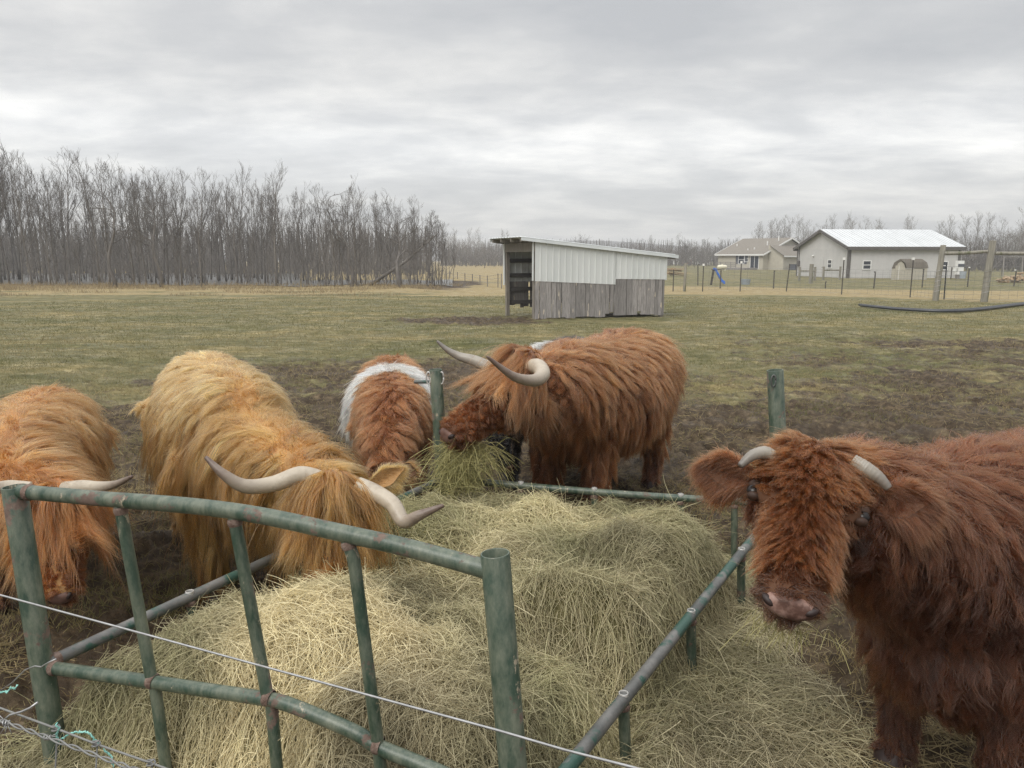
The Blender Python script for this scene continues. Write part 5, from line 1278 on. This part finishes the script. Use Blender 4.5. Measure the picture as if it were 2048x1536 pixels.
    def horn(s, pts, rad, mat='horn', rings=0.0):
        S = spline(pts, 10); n = len(S); rr = [np.interp(i/(n-1), np.linspace(0,1,len(rad)), rad) for i in range(n)]
        rr = [r*(1+rings*math.sin(i*2.1)) for i, r in enumerate(rr)]
        m = MB(); m.tube(S + [S[-1]+(S[-1]-S[-2])*.25], rr + [rr[-1]*.35], 18); o = m.build("horn", M[mat], s.root, True, off=s.off)
        a = o.data.attributes.new("along", 'FLOAT', 'POINT'); a.data.foreach_set("value", np.repeat(np.linspace(0,1,n+1), 18).astype(np.float32))
    def ear(s, base, tip, face, width, tint, n=3000, length=.07, seed=1, fringe=.1, tint_in=None):
        """cupped leaf from base to tip; face = direction the open side looks"""
        b, t = Vector(base), Vector(tip); F = frame(b, t-b, face); L = (t-b).length; F = F @ Matrix.Scale(L, 4); wd = width/L
        m = MB(); nu, nv = 10, 9; vs = []
        for i in range(nu+1):
            x = i/nu; wv = wd*(.35+.65*math.sin(min(1, x*1.55)*math.pi/2))*(1-max(0,x-.55)/.45*.93 if x > .55 else 1)
            for j in range(nv+1):
                q = (j/nv-.5)*2; vs.append(F @ Vector((x, q*wv, -.22*wd*2*(1-q*q)*math.sin(math.pi*min(1,x*.8+.2)))))
        k = len(vs); back = [v - (F.to_3x3() @ Vector((0,0,1))).normalized()*.006 for v in vs]
        fs = [(i*(nv+1)+j, i*(nv+1)+j+1, (i+1)*(nv+1)+j+1, (i+1)*(nv+1)+j) for i in range(nu) for j in range(nv)]
        m.add(vs+back, fs+[tuple(k+q for q in reversed(f)) for f in fs]); o = m.build("ear", s.body.data.materials[0], s.root, True, off=s.off)
        V = np.array([tuple(v) for v in vs+back]); T = np.array([tr for f in fs for tr in ((f[0],f[1],f[2]),(f[0],f[2],f[3]))]); T = np.concatenate([T, T[:,::-1]+k])
        fn = np.cross(V[T[:,1]]-V[T[:,0]], V[T[:,2]]-V[T[:,0]]); VN = np.zeros_like(V)
        for q in range(3): np.add.at(VN, T[:,q], fn)
        VN = nrm(VN); Fi = np.array(F.inverted()); ax = np.array((F.to_3x3() @ Vector((1,0,0))).normalized()); sd = np.array((F.to_3x3() @ Vector((0,1,0))).normalized())
        rng = np.random.default_rng(seed); P, N_ = scatter(V, T, VN, int(n*FULL), rng); h = P @ Fi[:3,:3].T + Fi[:3,3]
        edge = np.clip(np.abs(h[:,1])/(wd*1.0), 0, 1); d = nrm(ax*(.9-.3*edge[:,None]) + sd*np.sign(h[:,1:2])*edge[:,None]*.75 + N_*.22 + rng.normal(0,.2,(len(P),3)))
        Ls = length*(.45+.8*edge+.3*(h[:,0]>.75))*np.exp(rng.normal(0,.25,len(P))); tt = np.linspace(0,1,6)
        S = P[:,None,:]+d[:,None,:]*(Ls[:,None]*tt)[:,:,None]; S[:,:,2] -= (Ls[:,None]*tt**2*.45)
        c = np.array(tint)*np.exp(rng.normal(0,.22,(len(P),1))); c = c*(.75+.5*edge[:,None])
        curves("ear_hair", S, np.full((len(P),6), .0009)*(1-.8*tt)[None,:], c, M['fur'], o, s.off)
    def coat_props(s, length, tint, lift=.30, droop=.10, side=.6, back=.45, headlen=.28, wave=.3, scat=.3, nose=True, legk=.35, tintfn=None, lenfn=None):
        tint = np.array(tint); rt = s.w((1,0,0)); lt = s.w((0,1,0)); hx = s.hw((1,0,0)); hy = s.hw((0,1,0))
        def props(P, N_):
            q = s.loc(P); h = s.hd(P); head = s.isheadP(P); top = np.clip((N_[:,2]-.35)/.5, 0, 1)[:,None]
            sg = np.tanh(q[:,1:2]/.13)
            nz = (fbm(P*4.2, 3, 5)-.5)[:,None]*2.6; nz2 = (fbm(P*9, 2, 15)-.5)[:,None]*1.4
            c = np.array([0,0,-1.])*(1-.75*top) + lt*sg*side*(top*.9+.1) - rt*(back*(1-1.0*sstep(-.40,-.68,q[:,0:1])))*(.35+.65*top) + np.cross(N_, np.array([0,0,1.]))*(nz+nz2)*.5 + rt*(nz2*.35)
            L = np.full(len(P), length)*(.75+.7*fbm(P*3, 2, 8)); L *= np.where(q[:,2] < .45, legk + (1-legk)*np.clip((q[:,2]-.12)/.33, 0, 1), 1)
            # head: lie along the face, short towards the muzzle
            hs = np.where(head, 1, 0)[:,None]; ch = hx*1.0 + hy*np.tanh(h[:,1:2]/.12)*.55*(h[:,2:3] > -.2) + np.array([0,0,-.35]) + np.cross(N_, hx)*(nz+nz2)*.45
            c = c*(1-hs)+ch*hs; hl = headlen*(1-.80*sstep(.25,.80,h[:,0])); L = np.where(head, L*hl, L)
            keep = np.ones(len(P))
            if nose: keep = np.where(head & s.nosemask(h), 0, keep)
            ed = np.hypot((h[:,0]-.335)/.07, (h[:,2]+.090)/.05); eye = head & (ed < 1) & (np.abs(h[:,1]) > .12); L = np.where(head & (np.abs(h[:,1]) > .10), L*np.clip(.3+.35*(ed-1), .3, 1), L); keep = np.where(eye, 0, keep)
            keep = np.where(P[:,2] < .06, 0, keep)
            lf = np.where(head, .22, lift)
            T_ = np.tile(tint, (len(P),1))
            dk = np.where(head, sstep(.80,.98,h[:,0])*.5 + .5*sstep(-.30,-.42,h[:,2])*0, 0); T_ = T_*(1-dk[:,None]*.75)
            T_ = T_*(.78+.5*fbm(P*2.4, 3, 19))[:,None]
            if tintfn is not None: T_ = tintfn(P, N_, q, h, head, T_)
            if lenfn is not None: L = lenfn(P, N_, q, h, head, L)
            return dict(keep=keep, length=np.maximum(L,.012), comb=nrm(c), lift=lf, droop=np.where(head, droop*.4, droop), tint=T_, scatter=scat, wave=np.where(head, wave*.45, wave))
        return props
    def forelock(s, n, ng, length, tint, seed, spread=.75, fwd=1.0, xr=(-.10,.20), zr=-.16, lift=.35, droop=.22, rad=.0011, wave=.35, clump=.7):
        tint = np.array(tint); hx = s.hw((1,0,0)); hy = s.hw((0,1,0))
        def props(P, N_):
            h = s.hd(P); k = (h[:,0] > xr[0]) & (h[:,0] < xr[1]) & (h[:,2] > zr) & (np.abs(h[:,1]) < .24)
            nz = (fbm(P*11, 2, 15)-.5)[:,None]*1.3
            c = hx*fwd + hy*(np.clip(h[:,1:2]/.16,-1.3,1.3)*spread + nz)
            return dict(keep=k.astype(float), length=np.full(len(P), length)*(.7+.5*fbm(P*9,2,3)), comb=nrm(c), lift=np.full(len(P), lift), droop=np.full(len(P), droop), tint=np.tile(tint,(len(P),1)), scatter=.22, wave=np.full(len(P), wave))
        # roots only near the poll: sample a cropped surface
        c = s.V[s.T].mean(1); h = s.hd(c); k = (h[:,0] > xr[0]-.05) & (h[:,0] < xr[1]+.05) & (h[:,2] > zr-.05) & (np.abs(h[:,1]) < .28)
        T0 = s.T; keepT = T0[k]
        V, VN = s.V, s.VN
        return fur_sub("forelock", s, (V, keepT, VN), T0, n, ng, props, seed, rad, wave, clump)
def fur_sub(name, s, sub, T0, n, ng, props, seed, rad, wave, clump):
    return fur(name, s.root, s.off, sub, n, ng, props, K=9, rad=rad, clump=clump, curl=.008, seed=seed)

def blond_cow():
    # head down in the hay, seen from in front and above
    poll = at(668, 952, 2.92); muz = at(640, 1165, 2.72)
    a = Vector((-1.96, 4.62, 0)); b = Vector((-1.16, 3.30, 0)); c = (a+b)/2; hd = math.degrees(math.atan2(b.y-a.y, b.x-a.x))
    s = Cow("highland_cow", "shaggy blond highland cow with wide upswept horns, head lowered into the hay", (c.x, c.y), hd, .94, poll, muz, (.12,-1,.35), neck_z=-.04, neck_r=.92, tor=.92)
    s.skin('skin_tan'); s.nose('nose_dark'); s.eyes()
    base = (.27,.103,.024)
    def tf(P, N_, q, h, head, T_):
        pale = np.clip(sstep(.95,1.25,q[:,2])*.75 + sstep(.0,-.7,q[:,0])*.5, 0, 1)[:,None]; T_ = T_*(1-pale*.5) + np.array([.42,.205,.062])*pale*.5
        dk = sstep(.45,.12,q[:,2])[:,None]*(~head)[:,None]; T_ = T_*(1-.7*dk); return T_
    def lf(P, N_, q, h, head, L): return np.where(head, L, L*(1-.45*sstep(.85,1.15,q[:,2])*(N_[:,2] > .3))*(1-.68*sstep(-.22,-.5,q[:,0])))
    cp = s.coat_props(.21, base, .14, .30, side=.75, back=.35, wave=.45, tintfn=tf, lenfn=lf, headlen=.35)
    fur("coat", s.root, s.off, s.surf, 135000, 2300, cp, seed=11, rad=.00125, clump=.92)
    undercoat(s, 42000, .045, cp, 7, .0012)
    s.forelock(18000, 330, .24, (.23,.085,.019), 12, spread=.55, fwd=.8, xr=(-.08,.26), zr=-.17, lift=.28, droop=.35, rad=.0013, clump=.95)
    Y0 = 2.92
    s.horn([at(640,958,Y0), at(600,950,Y0-.02), at(545,968,Y0-.06), at(490,972,Y0-.12), at(447,948,Y0-.14), at(411,914,Y0-.12)], [.034,.036,.032,.028,.020,.007])
    s.horn([at(715,970,Y0), at(748,985,Y0-.02), at(785,1008,Y0-.07), at(808,1042,Y0-.12), at(840,1030,Y0-.15), at(887,1011,Y0-.15)], [.034,.036,.032,.029,.021,.007])
    s.ear(at(735,975,2.98), at(808,936,3.05), (.25,-1,.25), .038, (.33,.145,.038), 4200, .042, 3)
    s.ear(at(610,985,2.98), at(560,1010,3.05), (0,-1,.2), .06, (.4,.2,.06), 1500, .09, 4)
def red_highland():
    # profile to the left with a mouthful of hay, body running back to the right
    poll = at(1050, 705, 4.22); muz = at(879, 850, 3.95)
    a = Vector((.96, 5.60, 0)); b = Vector((.22, 4.28, 0)); c = (a+b)/2; hd = math.degrees(math.atan2(b.y-a.y, b.x-a.x))
    s = Cow("highland_cow", "large dark red highland cow in profile with curved horns and hay hanging from its mouth", (c.x, c.y), hd, .97, poll, muz, (-.35,-.25,1), tor=1.2, neck_z=.03, neck_r=1.15, kw=1.1); s.mb.ell((.36,0,-.36),(.24,.13,.15), s.H)
    s.mb.ell((-.42,0,1.06),(.3,.26,.16), s.Mx)
    s.skin('skin_dark'); s.nose('nose_dark'); s.eyes()
    base = (.105,.031,.0085)
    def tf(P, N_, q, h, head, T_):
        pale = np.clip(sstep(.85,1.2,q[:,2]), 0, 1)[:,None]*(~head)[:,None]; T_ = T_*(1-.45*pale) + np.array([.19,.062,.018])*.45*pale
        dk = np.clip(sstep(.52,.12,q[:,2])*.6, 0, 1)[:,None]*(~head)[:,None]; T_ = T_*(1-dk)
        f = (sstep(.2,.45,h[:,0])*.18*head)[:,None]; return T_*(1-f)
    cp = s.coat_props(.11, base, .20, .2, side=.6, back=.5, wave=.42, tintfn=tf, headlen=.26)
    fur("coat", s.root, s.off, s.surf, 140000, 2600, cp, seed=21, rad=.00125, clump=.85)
    undercoat(s, 42000, .045, cp, 7, .0012)
    s.forelock(20000, 300, .23, (.14,.046,.013), 22, spread=.75, fwd=1.1, xr=(-.06,.24), zr=-.14, lift=.28, droop=.3, rad=.0014, wave=.7, clump=.95)
    s.horn([at(1046,738,4.15), at(1074,733,4.02), at(1085,748,3.88), at(1068,761,3.76), at(1026,752,3.67), at(974,713,3.62)], [.042,.044,.041,.033,.023,.006])
    s.horn([at(990,740,4.35), at(950,722,4.42), at(920,713,4.45), at(895,700,4.46), at(874,682,4.47)], [.04,.034,.026,.018,.007], 'horn_grey')
    s.ear(at(1050,775,4.08), at(1085,835,4.05), (-.3,-1,.1), .06, (.125,.04,.011), 1600, .10, 5)
    m = MB(); t0 = s.Mx @ Vector((-.80,0,1.12)); m.tube([t0, s.Mx @ Vector((-.90,.0,.95)), s.Mx @ Vector((-.90,0,.55))], [.05,.045,.02], 8); tl = m.build("tail", M['skin_dark'], s.root, True, off=s.off)
    # the mouthful of hay
    rng = np.random.default_rng(9); n = int(1300*FULL); mo = np.array(s.H @ Vector((.93,0,-.33))); K = 8; t = np.linspace(0,1,K)
    side = rng.random(n); ctr = mo + np.stack([rng.normal(-.03,.06,n), rng.normal(-.03,.06,n), -.05-.17*rng.random(n)**1.1], 1)
    loose = rng.random(n) < .45; ctr[loose] = mo + rng.normal(0,1,(loose.sum(),3))*np.array([.06,.04,.02])
    d = nrm(np.stack([rng.normal(.0,.9,n), rng.normal(-.1,.55,n), rng.normal(-.1,.6,n)], 1)); L = .06+.17*rng.random(n)**1.4
    S = ctr[:,None,:]+d[:,None,:]*(L[:,None]*(t-np.where(loose,0,.5)[:,None]))[:,:,None]; S[:,:,2] -= L[:,None]*(t-np.where(loose,0,.5)[:,None])**2*np.where(loose,.75,.4)[:,None]
    S += np.cumsum(np.cumsum(rng.normal(0,.0035,S.shape), 1), 1); v = rng.random((n,1))
    o = curves("hay_mouthful", S, np.full((n,K), .0009)*(.6+.8*rng.random((n,1))), np.array([.20,.19,.07])*(1-v)+np.array([.50,.46,.22])*v, M['hay']); tag(o, "bunch of green hay hanging from the red highland cow's mouth", "hay")
def red_calf():
    poll = at(1634, 898, 1.86); muz = at(1586, 1192, 1.54)
    a = Vector((2.42, 2.66, 0)); b = Vector((1.06, 1.96, 0)); c = (a+b)/2; hd = math.degrees(math.atan2(b.y-a.y, b.x-a.x))
    s = Cow("young_cow", "dark red curly-faced young cow with short grey horns staring at the camera", (c.x, c.y), hd, .95, poll, muz, (-.30,-.92,.42), neck_z=.06, tor=1.12, neck_r=.98, kw=1.27, mw=.82); s.mb.ell((.40,0,.62),(.34,.27,.26), s.Mx); s.mb.ell((-.05,0,.62),(.5,.36,.27), s.Mx)
    s.skin('skin_dark', .014); s.nose('nose'); s.eyes()
    base = (.037,.0102,.0031)  # body's shade put into the coat colour; the face keeps a lighter tint
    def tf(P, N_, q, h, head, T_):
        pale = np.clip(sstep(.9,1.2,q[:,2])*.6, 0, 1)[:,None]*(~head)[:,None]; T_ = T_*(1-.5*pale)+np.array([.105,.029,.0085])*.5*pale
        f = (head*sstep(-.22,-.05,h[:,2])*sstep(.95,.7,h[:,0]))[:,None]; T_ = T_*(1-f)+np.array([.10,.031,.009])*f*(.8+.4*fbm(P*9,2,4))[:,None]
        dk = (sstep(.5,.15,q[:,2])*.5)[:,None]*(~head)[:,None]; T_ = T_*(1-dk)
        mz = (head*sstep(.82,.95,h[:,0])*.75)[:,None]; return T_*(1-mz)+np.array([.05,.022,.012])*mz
    cp = s.coat_props(.075, base, .22, .12, side=.5, back=.45, wave=.6, scat=.45, tintfn=tf, headlen=.38)
    fur("coat", s.root, s.off, s.surf, 150000, 4200, cp, seed=31, rad=.0008, clump=.85, curl=.008)
    undercoat(s, 42000, .045, cp, 7, .0012)
    # the curly mat of the forehead, parted from a whorl between the eyes
    hx, hy, hz = s.hw((1,0,0)), s.hw((0,1,0)), s.hw((0,0,1))
    def region(name, x0, x1, yl, length, cx, n, ng, seed, wave, tint, up=.0):
        c = s.V[s.T].mean(1); h = s.hd(c); k = (h[:,0] > x0) & (h[:,0] < x1) & (np.abs(h[:,1]) < yl) & (h[:,2] > -.13); T = s.T[k]
        def props(P, N_):
            h = s.hd(P); nz = (fbm(P*14, 2, seed)-.5)[:,None]*1.4
            ek = np.hypot((h[:,0]-.335)/.13, (np.abs(h[:,1])-.2)/.11) > 1
            d = (hx*(h[:,0:1]-cx + up)*2.2 + hy*(h[:,1:2]-.0)*3.2) if cx > .01 else (hx*np.ones((len(P),1)) + hy*(h[:,1:2]*3.0)); d = nrm(d) + np.cross(N_, nrm(d))*nz + hx*.25
            T_ = np.tile(np.array(tint), (len(P),1))*(.75+.5*fbm(P*16, 2, 6))[:,None]
            return dict(keep=ek.astype(float), length=np.full(len(P), length)*(.7+.6*fbm(P*10,2,9)), comb=nrm(d), lift=np.full(len(P), .07), droop=np.full(len(P), .12), tint=T_, scatter=.25, wave=np.full(len(P), wave))
        fur(name, s.root, s.off, (s.V, T, s.VN), n, ng, props, K=9, rad=.00075, clump=.88, curl=.006, seed=seed)
    region("forelock", -.08, .30, .17, .055, .02, 20000, 520, 33, .8, (.105,.033,.0095), .05)
    region("face_hair", .26, .76, .15, .045, .0, 18000, 520, 34, .5, (.10,.031,.009), .0)
    s.horn([at(1545,912,1.85), at(1528,905,1.85), at(1503,912,1.84), at(1480,932,1.83)], [.016,.0165,.014,.008], 'horn_grey', .03)
    s.horn([at(1705,922,1.80), at(1732,938,1.78), at(1757,955,1.765), at(1778,977,1.75)], [.018,.019,.0155,.009], 'horn_grey', .03)
    s.ear(at(1515,958,1.86), at(1402,935,1.94), (.25,-1,.05), .042, (.075,.023,.007), 15000, .04, 7)
    s.ear(at(1742,1005,1.78), at(1862,1003,1.74), (-.1,-1,.45), .040, (.06,.018,.0055), 15000, .045, 8)
    # hay whisps in its mouth
    rng = np.random.default_rng(19); n = int(90*FULL); mo = np.array(s.H @ Vector((.98,0,-.31))); K = 6; t = np.linspace(0,1,K); d = rng.normal(0,1,(n,3))*np.array([.7,.4,.3])+np.array([-.2,-.3,-.45]); L = .015+.045*rng.random(n)
    P = mo + hy*rng.normal(0,.045,(n,1)) + rng.normal(0,.008,(n,3)); S = P[:,None,:]+d[:,None,:]*(L[:,None]*t)[:,:,None]; S[:,:,2] -= L[:,None]*t**2*.4; v = rng.random((n,1))
    o = curves("hay_mouthful", S, np.full((n,K), .0007), np.array([.16,.15,.05])*(1-v)+np.array([.42,.38,.18])*v, M['hay']); tag(o, "few wisps of hay poking from the staring young cow's lips", "hay")
def orange_cow():
    poll = at(95, 975, 2.92); muz = at(104, 1195, 2.70)
    a = Vector((-2.76, 4.40, 0)); b = Vector((-2.28, 3.25, 0)); c = (a+b)/2; hd = math.degrees(math.atan2(b.y-a.y, b.x-a.x))
    s = Cow("highland_cow", "orange highland cow at the left edge, its lowered face behind the feeder post", (c.x, c.y), hd, .79, poll, muz, (.05,-1,.3), tor=.95, neck_z=.0)
    s.skin('skin_tan'); s.nose('nose_dark'); s.eyes()
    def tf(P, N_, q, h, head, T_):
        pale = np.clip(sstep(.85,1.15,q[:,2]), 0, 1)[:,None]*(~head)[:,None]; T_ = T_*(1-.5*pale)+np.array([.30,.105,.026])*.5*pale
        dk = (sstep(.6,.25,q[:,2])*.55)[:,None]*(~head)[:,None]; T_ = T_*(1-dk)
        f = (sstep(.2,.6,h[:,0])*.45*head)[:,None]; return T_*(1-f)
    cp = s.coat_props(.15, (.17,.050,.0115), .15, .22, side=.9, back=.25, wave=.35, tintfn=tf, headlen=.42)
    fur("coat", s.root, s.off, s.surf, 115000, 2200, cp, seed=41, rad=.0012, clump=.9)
    undercoat(s, 42000, .045, cp, 7, .0012)
    s.forelock(18000, 300, .21, (.19,.052,.011), 42, spread=.55, fwd=.9, xr=(-.10,.26), zr=-.18, lift=.26, droop=.3, rad=.0012, clump=.95)
    s.horn([at(130,978,2.9), at(165,974,2.88), at(200,974,2.84), at(232,968,2.80), at(264,953,2.77)], [.030,.028,.023,.015,.006])
    s.horn([at(60,978,2.9), at(20,974,2.88), at(-15,975,2.84), at(-50,965,2.80), at(-80,945,2.77)], [.030,.028,.023,.015,.006])
    s.ear(at(145,1000,2.95), at(205,1030,3.0), (0,-1,.2), .055, (.18,.05,.011), 1500, .09, 9)
    s.ear(at(45,1000,2.95), at(-15,1030,3.0), (0,-1,.2), .055, (.18,.05,.011), 1500, .09, 10)
def belted(name, label, a, b, scale, poll, muz, up, dark, hide, seed, n=60000, ng=1600, tor=.9, belt=(-.30,.22)):
    a, b = Vector(a), Vector(b); c = (a+b)/2; hd = math.degrees(math.atan2(b.y-a.y, b.x-a.x))
    st = [(-.815,.93,.15,.17),(-.75,.935,.265,.25),(-.5,.90,.32,.305),(-.2,.83,.37,.37),(.1,.82,.39,.385),(.3,.84,.33,.36),(.45,.86,.255,.31),(.6,.87,.21,.27),(.72,.87,.15,.2),(.77,.86,.08,.12)]
    s = Cow(name, label, (c.x, c.y), hd, scale, poll, muz, up, tor=tor, stations=st)
    s.skin(hide, .018); s.nose('nose_dark'); s.eyes()
    def tf(P, N_, q, h, head, T_):
        w_ = (q[:,0]+(fbm(P*9,2,3)-.5)*.08 > belt[0]) & (q[:,0]+(fbm(P*9,2,4)-.5)*.08 < belt[1]) & ~head
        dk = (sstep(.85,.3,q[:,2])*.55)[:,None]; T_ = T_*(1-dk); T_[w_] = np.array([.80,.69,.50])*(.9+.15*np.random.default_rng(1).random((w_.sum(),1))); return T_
    def lf(P, N_, q, h, head, L): return np.where((q[:,0] > belt[0]) & (q[:,0] < belt[1]), L*1.1, L)
    cp = s.coat_props(.075, dark, .30, .10, side=.6, back=-.2, wave=.4, scat=.35, tintfn=tf, lenfn=lf, headlen=.5)
    fur("coat", s.root, s.off, s.surf, n, ng, cp, seed=seed, rad=.0013, clump=.6)
    undercoat(s, 42000, .045, cp, 7, .0012)
    return s
def calves():
    s = belted("belted_calf", "small red-brown calf with a white belt round its middle, head down behind the blond cow", (-.90,5.55,0), (-.76,4.62,0), .80, at(765,925,4.05), at(758,1060,3.85), (0,-1,.3), (.14,.042,.012), 'skin_dark', 51, tor=.95, belt=(-.10,.30))
    s.ear(s.H @ Vector((.08,.2,-.12)), s.H @ Vector((.12,.5,-.15)), (0,-1,.2), .05, (.3,.11,.03), 900, .06, 11)
    s = belted("belted_cow", "black cow with a white belt mostly hidden behind the red highland cow", (.58,6.25,0), (.02,5.05,0), .87, at(972,805,4.95), at(1014,935,4.72), (-.1,-1,.3), (.012,.011,.011), 'skin_black', 61, n=45000, tor=.9, belt=(-.22,.36))
    s.ear(s.H @ Vector((.08,.2,-.12)), s.H @ Vector((.12,.5,-.15)), (0,-1,.2), .05, (.015,.013,.013), 900, .06, 12)
blond_cow(); red_highland(); red_calf(); orange_cow(); calves()
# ================================================================ damp winter air
def haze():
    m = MB(); m.box(-520, 760, -12, 560, -1.6, 16); o = m.build("haze", None); o["kind"] = "stuff"
    mt = bpy.data.materials.new("haze"); mt.use_nodes = True; nt = mt.node_tree; nt.nodes.clear()
    v = nt.nodes.new("ShaderNodeVolumePrincipled"); v.inputs["Color"].default_value = (.93,.95,.97,1); v.inputs["Density"].default_value = .0012; v.inputs["Anisotropy"].default_value = .2
    out = nt.nodes.new("ShaderNodeOutputMaterial"); nt.links.new(v.outputs[0], out.inputs["Volume"]); o.data.materials.append(mt)
    sc.cycles.volume_bounces = 0
haze()
